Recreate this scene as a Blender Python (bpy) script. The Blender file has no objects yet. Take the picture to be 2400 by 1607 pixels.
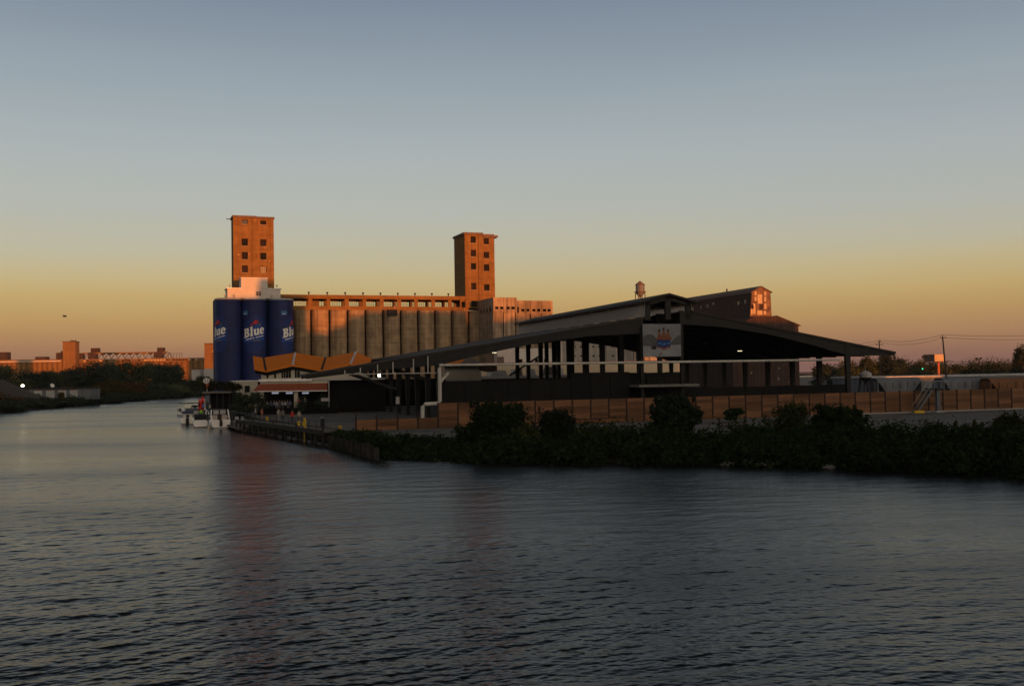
import bpy, bmesh, math, random
import numpy as np
from mathutils import Vector, Matrix
from mathutils.geometry import tessellate_polygon

random.seed(7)
rng = np.random.default_rng(7)
S = bpy.context.scene
COL = S.collection
R = math.radians

# ------------------------------------------------------------------ camera
FPX = 2440.0                       # focal length in pixels of the 2400 px wide photograph
CAM = Vector((0, 0, 8.0))          # eye height on the bridge
PITCH = math.atan(68.5 / FPX)
ROLL = 0.016
_r0, _u0 = Vector((1, 0, 0)), Vector((0, -math.sin(PITCH), math.cos(PITCH)))
FWD = Vector((0, math.cos(PITCH), math.sin(PITCH)))
RIGHT = _r0 * math.cos(ROLL) - _u0 * math.sin(ROLL)
UP = _r0 * math.sin(ROLL) + _u0 * math.cos(ROLL)
cam = bpy.data.cameras.new('camera')
cam.sensor_width = 36.0
cam.lens = 36.0 * FPX / 2400.0
cam.clip_start, cam.clip_end = 0.5, 8000.0
camo = bpy.data.objects.new('camera', cam)
COL.objects.link(camo)
mw = Matrix.Identity(4)
for i in range(3):
    mw[i][0], mw[i][1], mw[i][2], mw[i][3] = RIGHT[i], UP[i], -FWD[i], CAM[i]
camo.matrix_world = mw
S.camera = camo

# ------------------------------------------------------------------ light
SUN_EL, SUN_H = R(1.5), Vector((0.5, -0.866, 0)).normalized()
SUN_DIR = Vector((SUN_H.x * math.cos(SUN_EL), SUN_H.y * math.cos(SUN_EL), math.sin(SUN_EL)))
sl = bpy.data.lights.new('sun', 'SUN')
sl.energy, sl.angle, sl.color = 5.0, R(0.4), (1.0, 0.25, 0.03)
so = bpy.data.objects.new('sun', sl)
COL.objects.link(so)
so.rotation_euler = SUN_DIR.to_track_quat('Z', 'Y').to_euler()
so.location = (60, -100, 60)


def srgb(r, g, b):
    f = lambda v: (v / 255 / 12.92) if v / 255 <= 0.04045 else ((v / 255 + 0.055) / 1.055) ** 2.4
    return (f(r), f(g), f(b), 1.0)


w = bpy.data.worlds.new('World')
S.world = w
w.use_nodes = True
nt = w.node_tree
nt.nodes.clear()
N, L = nt.nodes.new, nt.links.new
tc = N('ShaderNodeTexCoord')
sep = N('ShaderNodeSeparateXYZ')
L(tc.outputs['Generated'], sep.inputs[0])
mr = N('ShaderNodeMapRange')
mr.inputs['From Min'].default_value, mr.inputs['From Max'].default_value = 0.0, 1.0
wm = N('ShaderNodeMapping'); wm.inputs['Scale'].default_value = (1.6, 1.6, 14.0); L(tc.outputs['Generated'], wm.inputs[0])
wn = N('ShaderNodeTexNoise'); wn.inputs['Scale'].default_value = 1.5; wn.inputs['Detail'].default_value = 4; L(wm.outputs[0], wn.inputs['Vector'])
wk_ = N('ShaderNodeMath'); wk_.operation = 'MULTIPLY_ADD'; L(wn.outputs['Fac'], wk_.inputs[0]); wk_.inputs[1].default_value = 0.026; wk_.inputs[2].default_value = -0.013
wz_ = N('ShaderNodeMath'); wz_.operation = 'ADD'; L(sep.outputs['Z'], wz_.inputs[0]); L(wk_.outputs[0], wz_.inputs[1])
L(wz_.outputs[0], mr.inputs['Value'])
ramp = N('ShaderNodeValToRGB')
stops = [(0.0, (118, 90, 86)), (0.013, (128, 97, 87)), (0.030, (149, 115, 91)), (0.05, (167, 134, 93)),
         (0.072, (178, 152, 104)), (0.093, (179, 164, 128)), (0.115, (173, 168, 149)), (0.15, (165, 168, 164)),
         (0.20, (157, 164, 168)), (0.27, (137, 149, 160)), (0.34, (112, 124, 142)), (0.45, (76, 85, 99)), (0.6, (48, 54, 63)), (1.0, (28, 32, 39))]
el = ramp.color_ramp.elements
el[0].position, el[0].color = stops[0][0], srgb(*stops[0][1])
el[1].position, el[1].color = stops[-1][0], srgb(*stops[-1][1])
for p, c in stops[1:-1]:
    e = el.new(p)
    e.color = srgb(*c)
L(mr.outputs[0], ramp.inputs[0])
# warm brightening of the sky round the low sun, behind the viewer
dot = N('ShaderNodeVectorMath'); dot.operation = 'DOT_PRODUCT'
L(tc.outputs['Generated'], dot.inputs[0]); dot.inputs[1].default_value = SUN_DIR
mx = N('ShaderNodeMath'); mx.operation = 'MAXIMUM'; L(dot.outputs['Value'], mx.inputs[0]); mx.inputs[1].default_value = 0.0
pw = N('ShaderNodeMath'); pw.operation = 'POWER'; L(mx.outputs[0], pw.inputs[0]); pw.inputs[1].default_value = 3.0
glow = N('ShaderNodeMixRGB'); glow.blend_type = 'ADD'
L(pw.outputs[0], glow.inputs[0]); L(ramp.outputs[0], glow.inputs[1]); glow.inputs[2].default_value = (1.12, 0.82, 0.52, 1)
bg = N('ShaderNodeBackground'); bg.inputs[1].default_value = 1.0
L(glow.outputs[0], bg.inputs[0])
sky = N('ShaderNodeTexSky'); sky.sky_type = 'NISHITA'; sky.sun_disc = False
sky.sun_elevation, sky.sun_rotation = SUN_EL, math.atan2(SUN_H.x, SUN_H.y)
bg2 = N('ShaderNodeBackground'); bg2.inputs[1].default_value = 0.05
L(sky.outputs[0], bg2.inputs[0])
add = N('ShaderNodeAddShader'); L(bg.outputs[0], add.inputs[0]); L(bg2.outputs[0], add.inputs[1])
out = N('ShaderNodeOutputWorld'); L(add.outputs[0], out.inputs['Surface'])
S.view_settings.view_transform = 'Standard'
S.view_settings.look = 'None'
S.view_settings.gamma = 1.0
S.view_settings.exposure = 0.0
S.view_settings.use_curve_mapping = False
S.cycles.max_bounces = 6
S.cycles.diffuse_bounces = 2
S.cycles.glossy_bounces = 3
S.cycles.transparent_max_bounces = 6
S.cycles.caustics_reflective = False
S.cycles.caustics_refractive = False


# ------------------------------------------------------------------ photograph <-> place
def ray(px, py):
    return RIGHT * ((px - 1200) / FPX) + UP * ((803.5 - py) / FPX) + FWD


def W(px, py, Y):                       # the point seen at that pixel, Y metres down the river
    d = ray(px, py)
    return CAM + d * (Y / d.y)


def Wz(px, py, z):                      # the point seen at that pixel on the level z
    d = ray(px, py)
    return CAM + d * ((z - CAM.z) / d.z)


HAZE = 0.00005


class Frame:                            # a rotated ground frame: u along a front, v into depth, z up from z0
    def __init__(s, px, py, Y, deg, z0=1.6):
        p = W(px, py, Y)
        s.O = Vector((p.x, p.y, z0)); s.a = R(deg)
        s.d = Vector((math.cos(s.a), math.sin(s.a), 0)); s.b = Vector((-math.sin(s.a), math.cos(s.a), 0))

    def uz(s, px, py, v=0.0):
        q = s.O + s.b * v
        d = ray(px, py)
        P = CAM + d * ((q - CAM).dot(s.b) / d.dot(s.b))
        return (P - s.O).dot(s.d), P.z - s.O.z

    def u(s, px, py, v=0.0): return s.uz(px, py, v)[0]
    def z(s, px, py, v=0.0): return s.uz(px, py, v)[1]

    def pt(s, u, v, z): return s.O + s.d * u + s.b * v + Vector((0, 0, z))


# ------------------------------------------------------------------ materials
def newmat(name):
    m = bpy.data.materials.new(name); m.use_nodes = True
    n = m.node_tree; n.nodes.clear()
    return m, n, n.nodes.new, n.links.new


def M(name, c, rough=0.8, c2=None, scale=1.0, stretch=(1, 1, 1), rnd=0.0, bump=0.0, metal=0.0, spec=0.3,
      streak=0.0, bands=0.0, band_h=1.2, blot=None, contrast=(0.3, 0.7)):
    m, n, N, L = newmat(name)
    o = N('ShaderNodeOutputMaterial'); b = N('ShaderNodeBsdfPrincipled')
    L(b.outputs[0], o.inputs[0])
    b.inputs['Roughness'].default_value = rough; b.inputs['Metallic'].default_value = metal
    b.inputs['Specular IOR Level'].default_value = spec
    c2 = c2 or tuple(x * 0.72 for x in c)
    t = N('ShaderNodeTexCoord'); mp = N('ShaderNodeMapping'); mp.inputs['Scale'].default_value = stretch
    L(t.outputs['Object'], mp.inputs[0])
    nz = N('ShaderNodeTexNoise'); nz.inputs['Scale'].default_value = scale; nz.inputs['Detail'].default_value = 6
    L(mp.outputs[0], nz.inputs['Vector'])
    r = N('ShaderNodeMapRange'); r.inputs['From Min'].default_value, r.inputs['From Max'].default_value = contrast
    L(nz.outputs['Fac'], r.inputs[0])
    mix = N('ShaderNodeMixRGB'); L(r.outputs[0], mix.inputs[0])
    mix.inputs[1].default_value = (*c2, 1); mix.inputs[2].default_value = (*c, 1)
    cur = mix.outputs[0]

    def mul(fac_out, lo, hi, fmin=0.0, fmax=1.0):
        nonlocal cur
        k = N('ShaderNodeMapRange'); L(fac_out, k.inputs[0])
        k.inputs['From Min'].default_value, k.inputs['From Max'].default_value = fmin, fmax
        k.inputs['To Min'].default_value, k.inputs['To Max'].default_value = lo, hi
        x = N('ShaderNodeVectorMath'); x.operation = 'SCALE'
        L(cur, x.inputs[0]); L(k.outputs[0], x.inputs['Scale']); cur = x.outputs[0]
    if streak:
        mp2 = N('ShaderNodeMapping'); mp2.inputs['Scale'].default_value = (1.1, 1.1, 0.045); L(t.outputs['Object'], mp2.inputs[0])
        n2 = N('ShaderNodeTexNoise'); n2.inputs['Scale'].default_value = 1.3; n2.inputs['Detail'].default_value = 5; L(mp2.outputs[0], n2.inputs['Vector'])
        mul(n2.outputs['Fac'], 1 - streak, 1 + streak * 0.5, 0.3, 0.7)
    if bands:
        mp3 = N('ShaderNodeMapping'); mp3.inputs['Scale'].default_value = (0.03, 0.03, 1.0 / band_h); L(t.outputs['Object'], mp3.inputs[0])
        n3 = N('ShaderNodeTexNoise'); n3.inputs['Scale'].default_value = 1.6; n3.inputs['Detail'].default_value = 2; L(mp3.outputs[0], n3.inputs['Vector'])
        mul(n3.outputs['Fac'], 1 - bands, 1 + bands, 0.3, 0.7)
    if rnd:
        oi = N('ShaderNodeObjectInfo'); mul(oi.outputs['Random'], 1 - rnd, 1 + rnd)
    if blot:
        bc, bs, bt = blot
        n4 = N('ShaderNodeTexNoise'); n4.inputs['Scale'].default_value = bs; n4.inputs['Detail'].default_value = 8; L(t.outputs['Object'], n4.inputs['Vector'])
        k = N('ShaderNodeMapRange'); L(n4.outputs['Fac'], k.inputs[0]); k.inputs['From Min'].default_value = bt; k.inputs['From Max'].default_value = bt + 0.06
        mb = N('ShaderNodeMixRGB'); L(k.outputs[0], mb.inputs[0]); L(cur, mb.inputs[1]); mb.inputs[2].default_value = (*bc, 1); cur = mb.outputs[0]
    L(cur, b.inputs['Base Color'])
    if bump:
        bp = N('ShaderNodeBump'); bp.inputs['Strength'].default_value = bump; bp.inputs['Distance'].default_value = 0.05
        L(nz.outputs['Fac'], bp.inputs['Height']); L(bp.outputs[0], b.inputs['Normal'])
    return m


def MF(name, c, c2, trans=0.25):        # foliage: every leaf a little different, some light through it
    m, n, N, L = newmat(name)
    o = N('ShaderNodeOutputMaterial'); g = N('ShaderNodeNewGeometry')
    oi = N('ShaderNodeObjectInfo')
    mix = N('ShaderNodeMixRGB'); L(g.outputs['Random Per Island'], mix.inputs[0])
    mix.inputs[1].default_value = (*c, 1); mix.inputs[2].default_value = (*c2, 1)
    k = N('ShaderNodeMapRange'); L(oi.outputs['Random'], k.inputs[0]); k.inputs['To Min'].default_value = 0.75; k.inputs['To Max'].default_value = 1.25
    x = N('ShaderNodeVectorMath'); x.operation = 'SCALE'; L(mix.outputs[0], x.inputs[0]); L(k.outputs[0], x.inputs['Scale'])
    d = N('ShaderNodeBsdfDiffuse'); tr = N('ShaderNodeBsdfTranslucent'); L(x.outputs[0], d.inputs[0]); L(x.outputs[0], tr.inputs[0])
    ms = N('ShaderNodeMixShader'); ms.inputs[0].default_value = trans
    L(d.outputs[0], ms.inputs[1]); L(tr.outputs[0], ms.inputs[2]); L(ms.outputs[0], o.inputs[0])
    return m


def ME(name, c, strength):
    m, n, N, L = newmat(name)
    o = N('ShaderNodeOutputMaterial'); e = N('ShaderNodeEmission')
    e.inputs[0].default_value = (*c, 1); e.inputs[1].default_value = strength
    L(e.outputs[0], o.inputs[0])
    return m


mt = {}
mt['concrete'] = M('concrete', (0.37, 0.265, 0.16), 0.9, (0.215, 0.155, 0.098), 0.5, streak=0.35, bands=0.16, band_h=1.0)
mt['block_concrete'] = M('block_concrete', (0.38, 0.285, 0.20), 0.9, (0.20, 0.155, 0.11), 0.4, streak=0.45, bands=0.10)
mt['brick'] = M('brick', (0.225, 0.125, 0.04), 0.92, (0.165, 0.085, 0.026), 0.7, bands=0.14, band_h=0.7, streak=0.2, blot=((0.50, 0.33, 0.16), 1.1, 0.67))
mt['trim'] = M('trim', (0.16, 0.12, 0.10), 0.9)
mt['dark'] = M('dark', (0.02, 0.02, 0.021), 0.8)
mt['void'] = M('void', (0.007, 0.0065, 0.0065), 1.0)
mt['glass_dark'] = M('glass_dark', (0.02, 0.022, 0.025), 0.12, spec=0.5)
mt['pane'] = M('pane', (0.028, 0.018, 0.02), 0.9, spec=0.05, rnd=0.6)
mt['blue'] = M('blue', (0.010, 0.020, 0.118), 0.6, (0.008, 0.014, 0.078), 0.35, streak=0.28, bands=0.13, band_h=1.6)
mt['blue_mid'] = M('blue_mid', (0.009, 0.03, 0.165), 0.6, (0.009, 0.021, 0.11), 0.6)
mt['blue_bright'] = M('blue_bright', (0.009, 0.07, 0.36), 0.6, (0.009, 0.045, 0.23), 0.6)
mt['badge_blue'] = M('badge_blue', (0.03, 0.15, 0.36), 0.5)
mt['letter'] = M('letter', (0.80, 0.79, 0.75), 0.6, (0.72, 0.71, 0.68))
mt['letter_grey'] = M('letter_grey', (0.10, 0.11, 0.14), 0.6)
mt['leaf_red'] = M('leaf_red', (0.55, 0.03, 0.025), 0.6)
mt['white_paint'] = M('white_paint', (0.56, 0.53, 0.50), 0.7, (0.47, 0.445, 0.42), 0.4)
mt['white_trim'] = M('white_trim', (0.86, 0.85, 0.82), 0.5)
mt['grey_trim'] = M('grey_trim', (0.42, 0.42, 0.42), 0.6)
mt['orange_roof'] = M('orange_roof', (0.62, 0.175, 0.012), 0.6, (0.54, 0.15, 0.01), 0.6, spec=0.08)
mt['seam'] = M('seam', (0.55, 0.53, 0.55), 0.5)
mt['awning'] = M('awning', (0.30, 0.075, 0.028), 0.6, (0.22, 0.055, 0.022), 1.2, (4, 1, 1))
mt['cream'] = M('cream', (0.52, 0.48, 0.38), 0.8, (0.44, 0.40, 0.32), 0.6)
mt['tan'] = M('tan', (0.72, 0.58, 0.40), 0.85, (0.62, 0.50, 0.34), 0.5)
mt['steel'] = M('steel', (0.0105, 0.0112, 0.012), 0.6, (0.006, 0.0064, 0.007), 0.6)
mt['roof_dark'] = M('roof_dark', (0.034, 0.026, 0.022), 0.75, (0.018, 0.0145, 0.0125), 0.4)
mt['siding'] = M('siding', (0.36, 0.33, 0.31), 0.6, (0.27, 0.245, 0.23), 1.0, (6, 1, 0.2))
m_, n_, N_, L_ = newmat('siding')
_o = N_('ShaderNodeOutputMaterial'); _d = N_('ShaderNodeBsdfDiffuse'); _t = N_('ShaderNodeBsdfTranslucent'); _m = N_('ShaderNodeMixShader'); _m.inputs[0].default_value = 0.6
_oi = N_('ShaderNodeTexCoord'); _nz = N_('ShaderNodeTexNoise'); _nz.inputs['Scale'].default_value = 0.8; L_(_oi.outputs['Object'], _nz.inputs['Vector'])
_cr = N_('ShaderNodeMixRGB'); L_(_nz.outputs['Fac'], _cr.inputs[0]); _cr.inputs[1].default_value = (0.62, 0.56, 0.52, 1); _cr.inputs[2].default_value = (0.78, 0.72, 0.68, 1)
for _b in (_d, _t): L_(_cr.outputs[0], _b.inputs[0])
L_(_d.outputs[0], _m.inputs[1]); L_(_t.outputs[0], _m.inputs[2]); L_(_m.outputs[0], _o.inputs[0])
mt['siding'] = m_
mt['pipe'] = M('pipe', (0.56, 0.545, 0.50), 0.45)
mt['rust'] = M('rust', (0.058, 0.034, 0.029), 0.85, (0.036, 0.022, 0.02), 0.5, streak=0.35, blot=((0.30, 0.22, 0.17), 0.9, 0.67))
mt['rust_lit'] = M('rust_lit', (0.24, 0.145, 0.085), 0.85, (0.13, 0.07, 0.04), 0.6, streak=0.4, blot=((0.09, 0.06, 0.05), 0.5, 0.6))  # rust cladding with the sunlit tone of the gable put into its colour
mt['patch'] = M('patch', (0.56, 0.42, 0.25), 0.7)
mt['gap_shade'] = M('gap_shade', (0.022, 0.014, 0.012), 0.95, (0.013, 0.009, 0.008), 0.4)
mt['mill_grey'] = M('mill_grey', (0.36, 0.34, 0.32), 0.9, (0.26, 0.25, 0.235), 0.4, streak=0.35, bands=0.15)
mt['timber'] = M('timber', (0.225, 0.112, 0.056), 0.85, (0.10, 0.048, 0.024), 1.6, (0.45, 3, 9), rnd=0.42)
mt['fence_post'] = M('fence_post', (0.035, 0.018, 0.015), 0.7)
mt['pile'] = M('pile', (0.055, 0.047, 0.04), 0.9, (0.03, 0.026, 0.022), 2.0, (3, 3, 0.4), rnd=0.3)
mt['deck'] = M('deck', (0.13, 0.115, 0.10), 0.9, (0.09, 0.08, 0.07), 1.5)
mt['ground'] = M('ground', (0.15, 0.14, 0.128), 0.95, (0.085, 0.08, 0.073), 0.22, bump=0.15, blot=((0.05, 0.047, 0.043), 0.35, 0.6))
mt['kerb'] = M('kerb', (0.42, 0.40, 0.37), 0.9)
mt['soil'] = M('soil', (0.055, 0.047, 0.034), 1.0, (0.03, 0.028, 0.02), 0.5, bump=0.4)
mt['mound'] = M('mound', (0.085, 0.062, 0.045), 1.0, (0.05, 0.045, 0.03), 0.25, bump=0.4)
mt['rock'] = M('rock', (0.30, 0.28, 0.25), 0.9)
mt['gel'] = M('gel', (0.88, 0.86, 0.82), 0.25, (0.83, 0.81, 0.77), spec=0.5)
mt['canvas'] = M('canvas', (0.03, 0.032, 0.04), 0.8)
mt['navy'] = M('navy', (0.03, 0.045, 0.12), 0.7)
mt['chrome'] = M('chrome', (0.6, 0.6, 0.6), 0.3, metal=0.8)
mt['yellow'] = M('yellow', (0.70, 0.45, 0.015), 0.6)
mt['red'] = M('red', (0.72, 0.025, 0.015), 0.5)
mt['cone_orange'] = M('cone_orange', (0.55, 0.15, 0.06), 0.6)
mt['wagon_grey'] = M('wagon_grey', (0.155, 0.17, 0.19), 0.6, (0.105, 0.115, 0.132), 0.5, streak=0.25)
mt['wagon_brown'] = M('wagon_brown', (0.22, 0.10, 0.045), 0.8, (0.14, 0.065, 0.03), 0.4, streak=0.3)
mt['poster'] = M('poster', (0.20, 0.21, 0.225), 0.8, (0.15, 0.155, 0.17), 0.7)
mt['poster_snow'] = M('poster_snow', (0.26, 0.27, 0.29), 0.8, (0.19, 0.2, 0.215), 0.9)
mt['poster_hill'] = M('poster_hill', (0.085, 0.09, 0.10), 0.8)
mt['amber'] = M('amber', (0.20, 0.065, 0.028), 0.6)
mt['bark'] = M('bark', (0.06, 0.045, 0.035), 0.95)
mt['leaf_bank'] = MF('leaf_bank', (0.013, 0.026, 0.011), (0.034, 0.052, 0.021))
mt['leaf_bank_b'] = MF('leaf_bank_b', (0.03, 0.042, 0.014), (0.065, 0.075, 0.026))
mt['leaf_bank_c'] = MF('leaf_bank_c', (0.016, 0.028, 0.018), (0.035, 0.05, 0.03))
mt['leaf_far'] = MF('leaf_far', (0.045, 0.058, 0.032), (0.085, 0.10, 0.05))
mt['leaf_dark'] = MF('leaf_dark', (0.028, 0.042, 0.032), (0.058, 0.074, 0.048))
mt['leaf_autumn'] = MF('leaf_autumn', (0.055, 0.044, 0.016), (0.105, 0.085, 0.022))
mt['leaf_rusty'] = MF('leaf_rusty', (0.06, 0.033, 0.016), (0.10, 0.055, 0.024))
mt['flower'] = MF('flower', (0.018, 0.03, 0.014), (0.055, 0.04, 0.022))
mt['lamp_warm'] = ME('lamp_warm', (1.0, 0.80, 0.42), 9.0)
mt['lamp_dim'] = ME('lamp_dim', (1.0, 0.85, 0.5), 2.2)
mt['lamp_flood'] = ME('lamp_flood', (1.0, 0.93, 0.62), 12.0)
mt['lamp_green'] = ME('lamp_green', (0.05, 1.0, 0.45), 2.0)
mt['screen'] = ME('screen', (0.75, 0.78, 0.95), 0.30)


# ------------------------------------------------------------------ mesh building
class MB:
    def __init__(s): s.v, s.f = [], []

    def add(s, vs, fs):
        o = len(s.v); s.v += [tuple(p) for p in vs]; s.f += [tuple(i + o for i in f) for f in fs]; return s

    def box(s, x0, x1, y0, y1, z0, z1):
        return s.add([(x0, y0, z0), (x1, y0, z0), (x1, y1, z0), (x0, y1, z0), (x0, y0, z1), (x1, y0, z1), (x1, y1, z1), (x0, y1, z1)],
                     [(0, 3, 2, 1), (4, 5, 6, 7), (0, 1, 5, 4), (1, 2, 6, 5), (2, 3, 7, 6), (3, 0, 4, 7)])

    def hull(s, a, b):                  # two matching rings joined and capped
        n = len(a)
        return s.add(list(a) + list(b), [tuple(range(n))[::-1], tuple(range(n, 2 * n))] + [(i, (i + 1) % n, n + (i + 1) % n, n + i) for i in range(n)])

    def prism_y(s, poly, y0, y1):       # (x, z) outline pushed along y
        return s.hull([(x, y0, z) for x, z in poly], [(x, y1, z) for x, z in poly])

    def prism_z(s, poly, z0, z1):
        return s.hull([(x, y, z0) for x, y in poly], [(x, y, z1) for x, y in poly])

    def cyl(s, c, r, z0, z1, n=16, r1=None):
        r1 = r if r1 is None else r1
        a = [(c[0] + r * math.cos(2 * math.pi * i / n), c[1] + r * math.sin(2 * math.pi * i / n), z0) for i in range(n)]
        b = [(c[0] + r1 * math.cos(2 * math.pi * i / n), c[1] + r1 * math.sin(2 * math.pi * i / n), z1) for i in range(n)]
        return s.hull(a, b)

    def lathe(s, c, prof, n=20):
        rings = [[(c[0] + max(r, 1e-3) * math.cos(2 * math.pi * i / n), c[1] + max(r, 1e-3) * math.sin(2 * math.pi * i / n), c[2] + z) for i in range(n)] for r, z in prof]
        vs = [p for q in rings for p in q]; fs = []
        for k in range(len(rings) - 1):
            for i in range(n):
                j = (i + 1) % n; fs.append((k * n + i, k * n + j, (k + 1) * n + j, (k + 1) * n + i))
        fs += [tuple(range(n))[::-1], tuple(range((len(rings) - 1) * n, len(rings) * n))]
        return s.add(vs, fs)

    def tube(s, pts, r, n=6, r1=None):
        pts = [Vector(p) for p in pts]; r1 = r if r1 is None else r1; rings = []
        for i, p in enumerate(pts):
            t = (pts[min(i + 1, len(pts) - 1)] - pts[max(i - 1, 0)]).normalized()
            a = t.orthogonal() if abs(t.z) > 0.9 else t.cross(Vector((0, 0, 1)))
            a.normalize(); b = t.cross(a); rr = r + (r1 - r) * i / max(1, len(pts) - 1)
            rings.append([p + a * rr * math.cos(2 * math.pi * k / n) + b * rr * math.sin(2 * math.pi * k / n) for k in range(n)])
        vs = [q for g in rings for q in g]; fs = []
        for k in range(len(rings) - 1):
            for i in range(n):
                j = (i + 1) % n; fs.append((k * n + i, k * n + j, (k + 1) * n + j, (k + 1) * n + i))
        fs += [tuple(range(n))[::-1], tuple(range((len(rings) - 1) * n, len(rings) * n))]
        return s.add(vs, fs)

    def bar(s, a, b, w, h=None):        # rectangular bar between two points
        a, b = Vector(a), Vector(b); h = h or w; t = (b - a).normalized()
        x = t.cross(Vector((0, 0, 1)))
        x = Vector((1, 0, 0)) if x.length < 1e-4 else x.normalized()
        y = t.cross(x); q = [x * w / 2 + y * h / 2, -x * w / 2 + y * h / 2, -x * w / 2 - y * h / 2, x * w / 2 - y * h / 2]
        return s.hull([a + k for k in q], [b + k for k in q])

    def wall(s, u0, u1, z0, z1, v0, th, holes):      # a wall with real openings, front at v0, th thick
        us = sorted({u0, u1, *[min(max(h[i], u0), u1) for h in holes for i in (0, 1)]})
        zs = sorted({z0, z1, *[min(max(h[i], z0), z1) for h in holes for i in (2, 3)]})
        nu, nz = len(us) - 1, len(zs) - 1
        solid = lambda i, j: 0 <= i < nu and 0 <= j < nz and not any(
            h[0] - 1e-6 <= us[i] and us[i + 1] <= h[1] + 1e-6 and h[2] - 1e-6 <= zs[j] and zs[j + 1] <= h[3] + 1e-6 for h in holes)
        for i in range(nu):
            for j in range(nz):
                if not solid(i, j): continue
                a, b, c, d = us[i], us[i + 1], zs[j], zs[j + 1]; e = v0 + th
                s.add([(a, v0, c), (b, v0, c), (b, v0, d), (a, v0, d)], [(0, 1, 2, 3)])
                s.add([(a, e, c), (b, e, c), (b, e, d), (a, e, d)], [(3, 2, 1, 0)])
                if not solid(i - 1, j): s.add([(a, v0, c), (a, v0, d), (a, e, d), (a, e, c)], [(0, 1, 2, 3)])
                if not solid(i + 1, j): s.add([(b, v0, c), (b, e, c), (b, e, d), (b, v0, d)], [(0, 1, 2, 3)])
                if not solid(i, j - 1): s.add([(a, v0, c), (a, e, c), (b, e, c), (b, v0, c)], [(0, 1, 2, 3)])
                if not solid(i, j + 1): s.add([(a, v0, d), (b, v0, d), (b, e, d), (a, e, d)], [(0, 1, 2, 3)])
        return s

    def mesh(s, name, mat, smooth=False):
        me = bpy.data.meshes.new(name); me.from_pydata(s.v, [], s.f)
        me.materials.append(mt[mat] if isinstance(mat, str) else mat)
        if smooth:
            me.polygons.foreach_set('use_smooth', [True] * len(me.polygons))
            me.set_sharp_from_angle(angle=R(40))
        me.update(); return me

    def build(s, name, mat, parent=None, smooth=False):
        return link(name, s.mesh(name, mat, smooth), parent)


def link(name, me, parent=None, loc=(0, 0, 0)):
    o = bpy.data.objects.new(name, me); COL.objects.link(o); o.location = loc
    if parent: o.parent = parent
    return o


def tag(o, label=None, cat=None, group=None, kind=None):
    if label: o['label'] = label
    if cat: o['category'] = cat
    if group: o['group'] = group
    if kind: o['kind'] = kind
    return o


def thing(name, label, cat, loc=(0, 0, 0), rz=0.0, group=None):
    o = bpy.data.objects.new(name, None); COL.objects.link(o); o.empty_display_size = 0.5
    o.location = loc; o.rotation_euler = (0, 0, rz)
    return tag(o, label, cat, group)


def fthing(fr, name, label, cat, group=None): return thing(name, label, cat, fr.O, fr.a, group)


def copy_tree(o, parent=None):
    c = o.copy(); COL.objects.link(c)
    if parent: c.parent = parent
    for ch in list(o.children): copy_tree(ch, c)
    return c


def poly_mesh(name, loops, mat, thick=0.0):           # flat outline with holes as triangles (x, y)
    pts = [p for lp in loops for p in lp]
    tri = tessellate_polygon([[Vector((p[0], p[1], 0)) for p in lp] for lp in loops])
    return pts, [tuple(t) for t in tri]


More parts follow.
